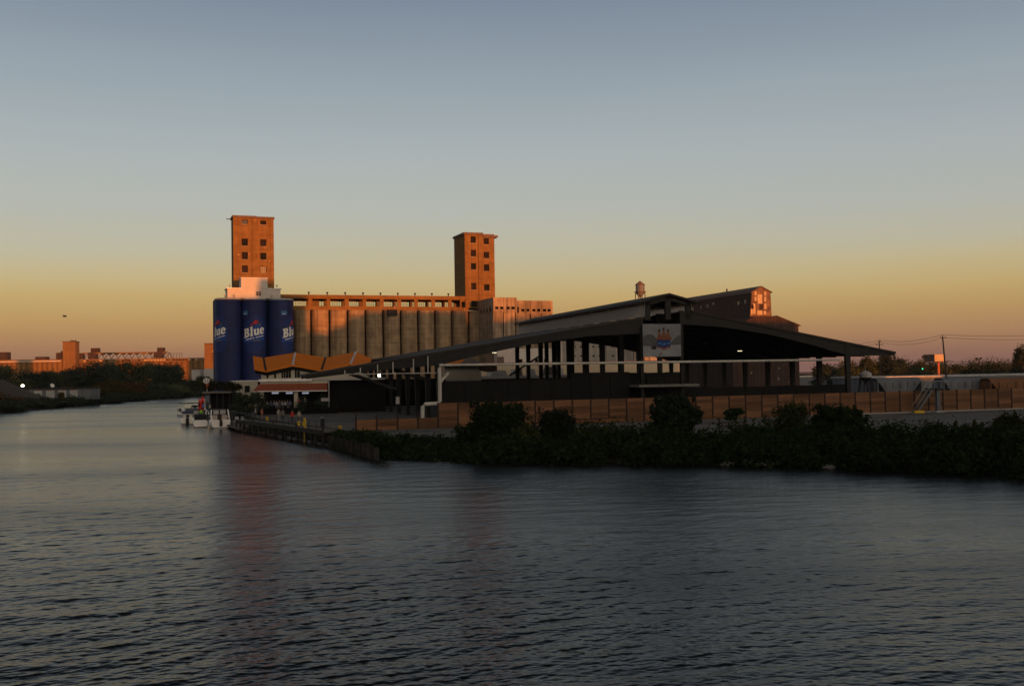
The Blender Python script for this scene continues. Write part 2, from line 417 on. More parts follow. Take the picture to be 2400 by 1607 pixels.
# ------------------------------------------------------------------ setting: water, ground
def build_water():
    D = np.concatenate([np.array([0.6, 4, 9, 14, 18, 21]), 1 / np.linspace(1 / 23.5, 1 / 560, 980), np.array([600, 760, 1000, 1300])])
    A = np.concatenate([np.linspace(-180, -42, 14)[:-1], np.linspace(-42, -29, 14)[:-1], np.linspace(-29, 29, 580), np.linspace(29, 42, 14)[1:], np.linspace(42, 180, 14)[1:-1]])
    A = np.radians(A); nD, nA = len(D), len(A)
    X = np.outer(D, np.sin(A)); Y = np.outer(D, np.cos(A))
    dr = np.gradient(D)[:, None] + 0 * X
    g = np.random.default_rng(3); Z = np.zeros_like(X)
    patch = 0.86 + 0.22 * np.sin(X * 0.045 + 1.0 + 0.8 * np.sin(Y * 0.05)) * np.sin(Y * 0.06 + 0.4 + 0.9 * np.sin(X * 0.03)) + 0.12 * np.sin(X * 0.17 - Y * 0.12)
    calm = 1 - 0.5 * np.exp(-(((X - 16) / 13) ** 2 + ((Y - 66) / 7) ** 2)) - 0.35 * np.exp(-(((X - 34) / 16) ** 2 + ((Y - 62) / 8) ** 2))
    n = 64
    lost = np.zeros_like(X)
    for k in range(n):
        lam = 0.16 * (1.5 / 0.16) ** (k / (n - 1)); lam *= g.uniform(0.9, 1.1)
        th = g.normal(-1.08, 0.45)                    # travel direction, mostly towards the viewer
        kx, ky = math.cos(th) * 2 * math.pi / lam, math.sin(th) * 2 * math.pi / lam
        slope = 0.0148 * (1.1 if lam < 0.7 else 0.8)
        fade = np.clip((lam / (dr * 2.2) - 0.7), 0, 1)
        ph = kx * X + ky * Y + g.uniform(0, 6.28) + 0.5 * np.sin(0.06 * X + 0.11 * Y + k)
        lost += (1 - fade ** 2) * slope ** 2 * 0.5
        Z += fade * slope * lam / (2 * math.pi) * (np.sin(ph) - 0.34 * np.sin(2 * ph))
    for k in range(16):                           # longer, lower waves that still show far out
        lam = g.uniform(1.4, 3.4); th = g.normal(-1.15, 0.4); kx, ky = math.cos(th) * 2 * math.pi / lam, math.sin(th) * 2 * math.pi / lam
        fade = np.clip((lam / (dr * 2.2) - 0.7), 0, 1)
        ph = kx * X + ky * Y + g.uniform(0, 6.28) + 0.6 * np.sin(0.05 * X + 0.08 * Y + k)
        Z += fade * 0.0068 * lam / (2 * math.pi) * (np.sin(ph) - 0.3 * np.sin(2 * ph))
    Z *= patch * calm
    lost = np.clip(lost, 0, None) * (patch * calm) ** 2
    ROUGH = np.clip(np.sqrt(np.sqrt(2 * (lost + 0.0001))), 0.07, 0.19)
    Z[:6] = 0
    Y = Y - 2.3 * Z * np.clip((60 / np.maximum(D[:, None], 1)) , 0.4, 1)   # crests lean the way they travel
    X = X + 0.9 * Z
    co = np.stack([X, Y, Z], -1).reshape(-1, 3)
    i, j = np.meshgrid(np.arange(nD - 1), np.arange(nA), indexing='ij'); j2 = (j + 1) % nA
    F = np.stack([i * nA + j, i * nA + j2, (i + 1) * nA + j2, (i + 1) * nA + j], -1).reshape(-1, 4)
    F = F[:, ::-1]
    me = bpy.data.meshes.new('water')
    me.vertices.add(len(co)); me.vertices.foreach_set('co', co.ravel())
    me.loops.add(F.size); me.loops.foreach_set('vertex_index', F.ravel().astype(np.int32))
    me.polygons.add(len(F)); me.polygons.foreach_set('loop_start', np.arange(0, F.size, 4, dtype=np.int32))
    me.polygons.foreach_set('use_smooth', np.ones(len(F), bool))
    me.update(calc_edges=True)
    at = me.attributes.new('ripple', 'FLOAT', 'POINT'); at.data.foreach_set('value', ROUGH.ravel().astype(np.float32))
    m, nn, N, L = newmat('river_water')
    o = N('ShaderNodeOutputMaterial'); b = N('ShaderNodeBsdfPrincipled'); L(b.outputs[0], o.inputs[0])
    b.inputs['Base Color'].default_value = (0.011, 0.013, 0.012, 1); ra = N('ShaderNodeAttribute'); ra.attribute_name = 'ripple'; b.inputs['IOR'].default_value = 1.2
    t = N('ShaderNodeTexCoord'); mp = N('ShaderNodeMapping'); mp.inputs['Scale'].default_value = (0.8, 1.6, 1.0); mp.inputs['Rotation'].default_value = (0, 0, 0.25)
    L(t.outputs['Object'], mp.inputs[0])
    nz = N('ShaderNodeTexNoise'); nz.inputs['Scale'].default_value = 3.2; nz.inputs['Detail'].default_value = 4; L(mp.outputs[0], nz.inputs['Vector'])
    bp = N('ShaderNodeBump'); bp.inputs['Strength'].default_value = 0.5; bp.inputs['Distance'].default_value = 0.05
    L(nz.outputs['Fac'], bp.inputs['Height'])
    mp2 = N('ShaderNodeMapping'); mp2.inputs['Scale'].default_value = (0.16, 0.55, 1.0); mp2.inputs['Rotation'].default_value = (0, 0, 0.35)
    L(t.outputs['Object'], mp2.inputs[0])
    n2 = N('ShaderNodeTexNoise'); n2.inputs['Scale'].default_value = 1.0; n2.inputs['Detail'].default_value = 3; L(mp2.outputs[0], n2.inputs['Vector'])
    bp2 = N('ShaderNodeBump'); bp2.inputs['Strength'].default_value = 0.6; bp2.inputs['Distance'].default_value = 0.16
    L(n2.outputs['Fac'], bp2.inputs['Height']); L(bp.outputs[0], bp2.inputs['Normal']); L(bp2.outputs[0], b.inputs['Normal'])
    # wind streaks: smoother and rougher bands drifting over the river
    mp3 = N('ShaderNodeMapping'); mp3.inputs['Scale'].default_value = (0.010, 0.045, 1.0); mp3.inputs['Rotation'].default_value = (0, 0, 0.12)
    L(t.outputs['Object'], mp3.inputs[0])
    n3 = N('ShaderNodeTexNoise'); n3.inputs['Scale'].default_value = 1.0; n3.inputs['Detail'].default_value = 4; L(mp3.outputs[0], n3.inputs['Vector'])
    k3 = N('ShaderNodeMapRange'); L(n3.outputs['Fac'], k3.inputs[0]); k3.inputs['From Min'].default_value, k3.inputs['From Max'].default_value = 0.35, 0.65
    k3.inputs['To Min'].default_value, k3.inputs['To Max'].default_value = -0.05, 0.09
    ad = N('ShaderNodeMath'); ad.operation = 'ADD'; L(ra.outputs['Fac'], ad.inputs[0]); L(k3.outputs[0], ad.inputs[1]); L(ad.outputs[0], b.inputs['Roughness'])
    me.materials.append(m)
    tag(link('water', me), kind='structure')


build_water()


def land(outer, inner, ztop, far, matname, name_ground, name_bank):
    """outer: shoreline at the water, inner: top of the bank, far: the rest of the outline"""
    b = MB(); n = len(outer)
    for i in range(n - 1):
        k = 5
        for q in range(k):
            def P(idx, t):
                o_, i_ = outer[idx], inner[idx]
                z = -1.0 + (ztop + 1.0) * (t ** 0.8)
                return (o_[0] + (i_[0] - o_[0]) * t, o_[1] + (i_[1] - o_[1]) * t, z)
            b.add([P(i, q / k), P(i + 1, q / k), P(i + 1, (q + 1) / k), P(i, (q + 1) / k)], [(0, 1, 2, 3)])
    tag(b.build(name_bank, 'soil'), kind='structure')
    loop = [tuple(p[:2]) for p in inner] + far
    pts, tri = poly_mesh('', [loop], None)
    g = MB().add([(x, y, ztop) for x, y in pts], tri)
    tag(g.build(name_ground, matname), kind='structure')


pz = lambda x, y: tuple(Wz(x, y, 0)[:2])
shore = [(330, 30), (170, 52), (98, 70)] + [pz(x, y) for x, y in
         ((2600, 1131), (2400, 1119), (2200, 1108), (2000, 1100), (1700, 1093), (1400, 1089), (1200, 1086), (1050, 1080), (900, 1073), (800, 1050))]
bank = [(330, 44), (172, 66), (99, 80)] + [(x + 0.4, y + (9.0 if i < 8 else 6.5 if i < 9 else 1.5)) for i, (x, y) in enumerate(shore[3:])]
bank[-1] = (shore[-1][0] + 1.5, shore[-1][1] + 1.0)
wharf = [(-20.5, 123), (-38.0, 157), (-60.0, 213), (-79, 268), (-101, 342)]
land(shore + wharf, bank + wharf, 1.6, [(-92, 356), (-60, 374), (20, 480), (100, 600), (700, 1350), (1300, 1350), (1300, 44)], 'ground', 'ground', 'river_bank')
lshore = [(-185, -80), (-168, 60), (-146, 150), (-128, 236)] + [pz(x, y) for x, y in ((0, 969), (93, 960), (157, 952), (260, 943), (380, 933), (480, 928))] + [(-118, 452), (-60, 482), (0, 620)]
lbank = [(x - (7 if i < 10 else -2), y + (0 if i < 8 else 7)) for i, (x, y) in enumerate(lshore)]
land(lshore, lbank, 1.5, [(100, 770), (560, 1400), (560, 1500), (-1300, 1500), (-1300, -80)], 'soil', 'far_ground', 'far_river_bank')

# mound of earth on the far left bank
FR0 = W(20, 900, 292)
mb = MB(); nu, nv = 26, 14
for i in range(nu + 1):
    for j in range(nv + 1):
        a, c = i / nu, j / nv
        x = -205 + 75 * a; y = 262 + 52 * c
        h = 7.2 * max(0, math.sin(math.pi * min(1, c))) ** 0.8 * max(0.0, min(1, (1.0 - a) * 5.2)) ** 1.15
        mb.v.append((x, y, 1.3 + h * (1 + 0.05 * math.sin(7 * a + 5 * c))))
for i in range(nu):
    for j in range(nv):
        k = i * (nv + 1) + j; mb.f.append((k, k + nv + 1, k + nv + 2, k + 1))
tag(mb.build('earth_mound', 'mound', smooth=True), kind='structure')


# ------------------------------------------------------------------ evening haze over the whole place
hz = MB().box(-1400, 1400, -1390, 1560, -2.2, 62).build('haze', 'ground')
hm, hn, N_, L_ = newmat('haze')
_v = N_('ShaderNodeVolumePrincipled'); _v.inputs['Density'].default_value = HAZE; _v.inputs['Color'].default_value = (0.92, 0.92, 0.94, 1)
_o = N_('ShaderNodeOutputMaterial'); L_(_v.outputs[0], _o.inputs['Volume'])
hz.data.materials.clear(); hz.data.materials.append(hm)
tag(hz, 'thin evening haze filling the air over the river', 'haze', kind='stuff')

# ------------------------------------------------------------------ added unseen shade caster behind the viewer, outline cut to the wanted shadow edges
SE = Frame(707, 800, 266, 20)            # the big grain elevator: v = 0 is the front of its tanks
CASTER_DIST = 60.0
PERP = Vector((0.866, 0.5, 0))


def shade_at(P):
    dist = CASTER_DIST - P.dot(SUN_H)
    return P.dot(PERP), P.z + dist * math.tan(SUN_EL)


tops = [(560, -6.5, 700), (596, -5, 699), (600, -5, 654), (660, -5, 654), (664, 1.2, 688), (716, 1.2, 690), (722, 0, 772), (772, 0, 782), (778, 0, 768), (815, 0, 760), (819, 0, 742), (858, 0, 736),
        (862, 0, 729), (1096, 0, 728), (1102, 0, 758), (1128, 0, 762), (1133, -12, 753), (1182, -12, 752), (1212, -12, 744), (1298, -12, 742)]
prof = []
for px, v, py in tops:
    u, z = SE.uz(px, py, v)
    prof.append(shade_at(SE.pt(u, v, z)))
prof = [(-160, prof[0][1])] + prof + [(prof[-1][0] + 18, prof[-1][1]), (182, prof[-1][1]), (183, 10.6), (197, 10.6), (198, 30.5), (243, 30.5), (246, 13.0), (520, 12.0)]
mill = thing('shade_caster', 'added unseen concrete shade caster behind the viewpoint, shaped to the wanted shadow', 'building', SUN_H * CASTER_DIST, math.atan2(PERP.y, PERP.x))
mill['kind'] = 'structure'
for (l0, h0), (l1, h1) in zip(prof[:-1], prof[1:]):
    if l1 - l0 < 0.05: continue
    MB().hull([(l0, -9, 0), (l1, -9, 0), (l1, -9, h1), (l0, -9, h0)], [(l0, 0, 0), (l1, 0, 0), (l1, 0, h1), (l0, 0, h0)]).build('caster_block', 'concrete', mill)
tag(MB().box(-420, 700, -330, -45, -1, 1.2).build('rear_ground', 'ground'), kind='structure')


# ------------------------------------------------------------------ the big grain elevator
def windows_in(fr, root, rects, v, kind, inset=0.45, mull=None, name='window'):
    """dark window infill set back in an opening: frame bars and a pane, each window a part"""
    for (a, b, c, d) in rects:
        MB().box(a - 0.12, b + 0.12, v - 0.14, v - 0.003, c - 0.2, c - 0.02).build('sill', 'concrete', root)
        f = MB()
        for q in (a + 0.05, b - 0.05): f.box(q - 0.05, q + 0.05, v + inset - 0.06, v + inset + 0.02, c, d)
        for q in (c + 0.05, d - 0.05): f.box(a + 0.1, b - 0.1, v + inset - 0.06, v + inset + 0.02, q - 0.05, q + 0.05)
        if mull:
            for k in range(1, mull[0]): x = a + (b - a) * k / mull[0]; f.box(x - 0.03, x + 0.03, v + inset - 0.05, v + inset + 0.01, c + 0.1, d - 0.1)
            for k in range(1, mull[1]): z = c + (d - c) * k / mull[1]; f.box(a + 0.1, b - 0.1, v + inset - 0.045, v + inset + 0.005, z - 0.03, z + 0.03)
        w_ = f.build(name, 'dark', root)
        MB().box(a + 0.08, b - 0.08, v + inset + 0.03, v + inset + 0.06, c + 0.08, d - 0.08).build('pane', kind() if callable(kind) else kind, w_)


elev = fthing(SE, 'grain_elevator', 'long weathered concrete grain elevator with a row of round tanks and two tall head towers', 'grain elevator')
u_a, u_b = SE.u(707, 770, 2.4), SE.u(1117, 770, 2.4)
step = (u_b - u_a) / 10
z_tank = SE.z(880, 726, 0.5)
for k in range(11):
    r = step * 0.462
    c = (u_a + step * k, 2.45)
    m_ = MB().lathe((c[0], c[1], 0), [(r, 0), (r, z_tank - 0.35), (r + 0.07, z_tank - 0.33), (r + 0.07, z_tank - 0.02), (r - 0.3, z_tank)], 40)
    m_.build('silo_tank', 'concrete', elev, True)
MB().box(SE.u(650, 770, 2.4), u_b + step * 0.9, 3.9, 12.0, 0, z_tank - 0.05).build('rear_bins', 'gap_shade', elev)  # shade in the gaps between tanks put into its near-black colour
# gallery
ug0, ug1 = SE.u(652, 705, 1.4), SE.u(1098, 710, 1.4)
zr1, zr0 = SE.z(880, 692, 1.0), SE.z(880, 700.5, 1.4)
bays = [(30, 155), (190, 312), (345, 467), (503, 622), (653, 770), (803, 918), (952, 1066), (1097, 1212), (1243, 1357), (1387, 1458)]
pxr = lambda x: 680 + x / 3.66
holes = [(SE.u(pxr(a), 708, 1.4), SE.u(pxr(b), 708, 1.4), SE.z(880, 718.5, 1.4), SE.z(880, 701.5, 1.4)) for a, b in bays]
holes.append((SE.u(pxr(1470), 708, 1.4), SE.u(pxr(1497), 708, 1.4), SE.z(880, 719.5, 1.4), SE.z(880, 705, 1.4)))
MB().wall(ug0, ug1, z_tank + 0.004, zr0, 1.4, 0.35, holes).build('gallery_wall', 'brick', elev)
MB().box(ug0 - 0.2, ug1 + 0.2, 1.0, 7.0, zr0 + 0.003, zr1).build('gallery_roof', 'brick', elev)
lit = [(30, 137), (250, 288), (345, 440), (505, 588), (652, 732), (763, 770), (803, 878), (907, 920), (953, 1020), (1050, 1068), (1097, 1160), (1190, 1212), (1243, 1300), (1330, 1355), (1387, 1402)]
VB = 6.4
bh = [(SE.u(pxr(a), 710, VB), SE.u(pxr(b), 710, VB), SE.z(880, 717.6, VB), SE.z(880, 707.6, VB)) for a, b in lit]
MB().wall(ug0, ug1, z_tank + 0.004, zr0, VB, 0.25, bh).build('gallery_rear_wall', 'trim', elev)
for a, b, c, d in bh:
    f = MB(); n_ = max(2, round((b - a) / 0.55))
    for k in range(1, n_): x = a + (b - a) * k / n_; f.box(x - 0.035, x + 0.035, VB + 0.08, VB + 0.14, c, d)
    for k in (1, 2): z = c + (d - c) * k / 3; f.box(a - 0.05, b + 0.05, VB + 0.09, VB + 0.13, z - 0.03, z + 0.03)
    f.build('window_grid', 'dark', elev)
for px in (160, 318, 472, 625, 775, 924, 1071, 1216, 1357):
    u = SE.u(pxr(px), 690, 2.5)
    MB().lathe((u, 2.5, zr1 + 0.002), [(0.13, 0), (0.13, 0.45), (0.32, 0.6), (0.32, 0.75), (0.05, 0.9)], 10).build('roof_vent', 'dark', elev)


def tower(fr, name, label, x0, x1, ytop, ybot, v0, depth, rects, pil, roofs):
    a, b = fr.u(x0, (ytop + ybot) / 2, v0), fr.u(x1, (ytop + ybot) / 2, v0)
    zb, zt = fr.z((x0 + x1) / 2, ybot, v0), fr.z((x0 + x1) / 2, ytop, v0)
    hs = [(fr.u(p, (q + s) / 2, v0), fr.u(r_, (q + s) / 2, v0), fr.z((p + r_) / 2, s, v0), fr.z((p + r_) / 2, q, v0)) for p, q, r_, s in rects]
    root = elev
    m_ = MB().wall(a, b, zb, zt, v0, 0.4, hs)
    m_.build('tower_wall', 'brick', root)
    MB().box(a, a + 0.4, v0 + 0.403, v0 + depth, zb, zt).build('tower_wall', 'brick', root)
    MB().box(b - 0.4, b, v0 + 0.403, v0 + depth, zb, zt).build('tower_wall', 'brick', root)
    MB().box(a, b, v0 + depth + 0.003, v0 + depth + 0.4, zb, zt).build('tower_wall', 'brick', root)
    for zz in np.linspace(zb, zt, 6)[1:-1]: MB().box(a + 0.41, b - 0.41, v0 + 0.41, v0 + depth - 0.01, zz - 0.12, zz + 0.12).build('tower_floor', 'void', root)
    for p, r_ in pil:
        ua, ub = fr.u(p, (ytop + ybot) / 2, v0), fr.u(r_, (ytop + ybot) / 2, v0)
        MB().box(ua, ub, v0 - 0.22, v0 - 0.003, zb, zt - 0.3).build('pilaster', 'brick', root)
    for p, r_, q, th in roofs:
        ua, ub = fr.u(p, q, v0), fr.u(r_, q, v0); zz = fr.z((p + r_) / 2, q, v0)
        MB().box(ua, ub, v0 - 0.35, v0 + depth + 0.6, zz - th, zz).build('tower_roof', 'trim', root)
    return hs


pk = lambda: random.choice(['pane', 'pane', 'glass_dark', 'void', 'void'])
lrects = [(566.5, 515, 580.8, 525), (610, 517, 624, 526.7), (566.5, 559, 580.8, 575.8), (609.7, 560.8, 624, 577), (566.7, 590.6, 581, 607.5), (610, 592.5, 624.3, 608.5), (567, 622, 581, 638.5), (610.4, 623.3, 624.6, 639.4)]
hs = tower(SE, 'left', '', 547, 642, 507, 690, 0.3, 5.0, lrects, [(591, 598.5), (634, 641)], [(544, 601, 505.5, 0.5), (601, 643, 508.5, 0.5)])
windows_in(SE, elev, hs, 0.3, pk, mull=(3, 3))
a, z_ = SE.uz(540, 511.5, 0.0)
MB().bar((a - 0.9, 1.5, z_), (a + 1.2, 1.5, z_), 0.18).build('hoist_beam', 'dark', elev)
rx = lambda x: 680 + x / 3.66
ry = lambda y: 520 + y / 3.66
rrects = [(rx(a), ry(b), rx(c), ry(d)) for a, b, c, d in ((1548, 124, 1592, 180), (1550, 240, 1594, 297), (1551, 354, 1595, 409), (1553, 523, 1597, 582), (1660, 140, 1705, 193), (1661, 257, 1706, 312), (1662, 364, 1708, 422), (1664, 536, 1710, 590))]
hs = tower(SE, 'right', '', 1090, 1159.5, 548, 722, 0.9, 9.5, rrects, [(1121.5, 1125)], [(1086, 1131.5, 545, 0.6), (1131.5, 1166, 551.5, 0.6)])
windows_in(SE, elev, hs, 0.9, pk, mull=(3, 3))
hs = [(SE.u(rx(1555), 710, 0.88), SE.u(rx(1600), 710, 0.88), SE.z(1110, ry(728), 0.88), SE.z(1110, ry(676), 0.88))]
MB().box(hs[0][0], hs[0][1], 0.8, 0.895, hs[0][2], hs[0][3]).build('door', 'void', elev)
a, b = SE.u(rx(838), 730, 0), SE.u(rx(918), 730, 0)
MB().box(a, b, -0.25, 1.6, SE.z(920, ry(802), 0), SE.z(920, ry(752), 0)).build('chute_hood', 'dark', elev)

# concrete block at the right end
blk = fthing(SE, 'concrete_bin_house', 'square stained concrete bin house with small windows at the right end of the round tanks', 'building')
VF = -12.0
ua, um, uc = SE.u(1156.5, 740, VF), SE.u(1211, 740, VF), SE.u(1297.5, 740, VF)
zt1, zt2 = SE.z(1184, 697, VF), SE.z(1255, 704, VF)
zs = SE.z(1184, ry(775), VF)
h1 = [(SE.u(rx(x) - 3.9, 721, VF), SE.u(rx(x) + 3.9, 721, VF), SE.z(1180, 724.5, VF), SE.z(1180, 718.5, VF)) for x in (1773, 1816, 1870, 1913)]
h2 = [(SE.u(rx(x) - 3.9, 727, VF), SE.u(rx(x) + 3.9, 727, VF), SE.z(1255, 729.5, VF), SE.z(1255, 723.7, VF)) for x in (2003, 2045, 2097, 2138, 2188, 2228)]
h2.append((um + 0.3, um + 0.85, SE.z(1213, 733, VF), SE.z(1213, 719, VF)))
MB().wall(ua, um, zs, zt1, VF, 0.4, h1).build('upper_wall', 'block_concrete', blk)
MB().wall(um + 0.004, uc, zs - 0.3, zt2, VF + 0.5, 0.4, h2).build('upper_wall', 'block_concrete', blk)
MB().box(ua, ua + 0.4, VF + 0.404, 3.0, 0, zt1).build('side_wall', 'block_concrete', blk)
for k in range(5):
    v = VF + 2.0 + k * 2.6
    MB().box(ua - 0.05, ua - 0.003, v, v + 0.7, SE.z(1140, 735, 0), SE.z(1140, 727, 0)).build('side_window', 'void', blk)
MB().box(um - 0.4, um, VF + 0.404, 3.0, zt2, zt1 - 0.003).build('side_wall', 'block_concrete', blk)
MB().box(uc - 0.4, uc, VF + 0.904, 3.0, 0, zt2).build('side_wall', 'block_concrete', blk)
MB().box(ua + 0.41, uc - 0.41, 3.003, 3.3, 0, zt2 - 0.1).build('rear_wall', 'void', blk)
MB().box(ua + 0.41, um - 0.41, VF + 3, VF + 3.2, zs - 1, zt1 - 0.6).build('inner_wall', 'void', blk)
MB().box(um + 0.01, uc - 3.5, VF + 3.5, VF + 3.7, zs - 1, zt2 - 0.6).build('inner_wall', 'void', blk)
MB().box(ua + 0.4, um - 0.41, VF + 0.42, 3.0, zt1 - 0.5, zt1 - 0.2).build('roof', 'trim', blk)
MB().box(um + 0.01, uc - 0.41, VF + 0.92, 3.0, zt2 - 0.5, zt2 - 0.2).build('roof', 'trim', blk)
w4 = [SE.u(p, 760, VF) for p in (1156.5, 1182, 1211)]
for a, b in zip(w4[:-1], w4[1:]):                      # bellied bin fronts under the window storey
    n_ = 12; arc = [(a + 0.25 + (b - a - 0.5) * i / n_, VF + 0.35 - 0.42 * math.sin(math.pi * i / n_)) for i in range(n_ + 1)]
    MB().prism_z(arc + [(b - 0.25, 0), (a + 0.25, 0)], 2.0, zs - 0.003).build('bin_front', 'block_concrete', blk, True)
w5 = [SE.u(p, 760, VF + 0.5) for p in (1213, 1245, 1270.5, 1297)]
for a, b in zip(w5[:-1], w5[1:]):
    n_ = 12; arc = [(a + 0.2 + (b - a - 0.4) * i / n_, VF + 0.9 - 0.42 * math.sin(math.pi * i / n_)) for i in range(n_ + 1)]
    MB().prism_z(arc + [(b - 0.2, 0.4), (a + 0.2, 0.4)], 2.0, zs - 0.303).build('bin_front', 'block_concrete', blk, True)
for p, zz in ((1156.5, zt1), (1182, zt1), (1211, zt1)):
    u = SE.u(p, 760, VF); MB().box(u - 0.16 if p > 1160 else u - 0.01, u + 0.16, VF - 0.12, VF - 0.003, 0, zz).build('pilaster', 'block_concrete', blk)
for p in (1233, 1245, 1270.5):
    u = SE.u(p, 760, VF + 0.5); MB().box(u - 0.12, u + 0.12, VF + 0.36, VF + 0.497, 0, zt2).build('pilaster', 'block_concrete', blk)
gw = [(SE.u(p - 4, 844, VF + 0.5), SE.u(p + 4, 844, VF + 0.5), SE.z(1250, 849, VF + .5), SE.z(1250, 841, VF + .5)) for p in (1219, 1236, 1256, 1277)]
MB().wall(um, uc, 0, 2.0 + SE.z(1250, 836, VF + .5) * 0 + SE.z(1250, 834, VF + .5), VF - 0.1, 0.4, gw).build('base_wall', 'white_paint', blk)
for a, b, c, d in gw: MB().box(a, b, VF + 0.32, VF + 0.38, c, d).build('base_window', 'void', blk)

# ------------------------------------------------------------------ blue painted silos
SB = Frame(595, 800, 257, 20)
blue = fthing(SB, 'painted_silos', 'cluster of dark blue painted silos with white lettering and a red leaf beside the river', 'silos')
rB = (SB.u(657, 780) - SB.u(535, 780)) / 4 * 1.005
zB = SB.z(595, 702.5, -1.5)
uB = [SB.u(535, 780), SB.u(595.5, 780), SB.u(657, 780)]


def glyph_blue():
    B = [[(0, 0), (0.95, 0), (1.28, 0.12), (1.48, 0.4), (1.5, 0.75), (1.38, 1.05), (1.12, 1.22), (1.32, 1.42), (1.4, 1.72), (1.3, 2.02), (1.1, 2.22), (0.85, 2.3), (0, 2.3), (0, 2.02), (0.18, 1.96), (0.18, 0.34), (0, 0.28)],
         [(0.64, 0.36), (0.84, 0.38), (0.98, 0.55), (0.98, 0.82), (0.84, 1.0), (0.64, 1.02)], [(0.64, 1.38), (0.8, 1.4), (0.9, 1.54), (0.9, 1.78), (0.8, 1.92), (0.64, 1.94)]]
    l = [[(1.66, 0), (2.36, 0), (2.36, 0.26), (2.24, 0.32), (2.24, 2.42), (1.66, 2.3), (1.66, 2.06), (1.79, 2.02), (1.79, 0.32), (1.66, 0.26)]]
    u = [[(2.48, 1.62), (2.48, 1.38), (2.58, 1.33), (2.58, 0.48), (2.68, 0.18), (2.9, 0.0), (3.14, 0.0), (3.38, 0.18), (3.42, 0.0), (3.88, 0.0), (3.88, 0.25), (3.78, 0.3), (3.78, 1.64), (3.22, 1.6), (3.22, 1.38), (3.32, 1.33), (3.32, 0.5), (3.2, 0.38), (3.1, 0.38), (3.03, 0.52), (3.03, 1.64)]]
    e = [[(5.2, 0.74), (5.18, 1.1), (5.05, 1.42), (4.82, 1.62), (4.52, 1.67), (4.22, 1.58), (4.02, 1.32), (3.94, 0.95), (3.96, 0.55), (4.1, 0.2), (4.36, 0.0), (4.68, -0.04), (4.98, 0.06), (5.18, 0.32), (5.06, 0.5), (4.86, 0.38), (4.66, 0.36), (4.5, 0.46), (4.43, 0.74)],
         [(4.42, 0.98), (4.74, 0.98), (4.72, 1.22), (4.58, 1.36), (4.46, 1.24)]]
    return [B, l, u, e]


LEAF = [(0, -1), (0.06, -0.42), (0.55, -0.5), (0.48, -0.3), (0.98, 0.12), (0.85, 0.2), (0.92, 0.52), (0.62, 0.46), (0.55, 0.6), (0.3, 0.32), (0.4, 0.85), (0.22, 0.76), (0, 1.12)]
LEAF = LEAF + [(-x, y) for x, y in LEAF[::-1][1:-1]]


def bend(name, polys, mat, parent, c, r, phi0, z0, shear, off):
    """flat outlines (s, t) wrapped on the round silo wall, phi0 = where their middle faces"""
    bm = bmesh.new()
    for loops in polys:
        pts, tri = poly_mesh('', loops, None)
        vs = [bm.verts.new((x, y + shear * x, 0)) for x, y in pts]
        for t in tri:
            try: bm.faces.new([vs[i] for i in t])
            except ValueError: pass
    xs = [v.co.x for v in bm.verts]
    x = min(xs) + 0.3
    while x < max(xs):
        bmesh.ops.bisect_plane(bm, geom=bm.verts[:] + bm.edges[:] + bm.faces[:], plane_co=(x, 0, 0), plane_no=(1, 0, 0)); x += 0.3
    for v in bm.verts:
        ph = phi0 + v.co.x / r
        v.co = Vector((c[0] + (r + off) * math.sin(ph), c[1] - (r + off) * math.cos(ph), z0 + v.co.y))
    bmesh.ops.recalc_face_normals(bm, faces=bm.faces)
    me = bpy.data.meshes.new(name); bm.to_mesh(me); bm.free(); me.materials.append(mt[mat])
    return link(name, me, parent)


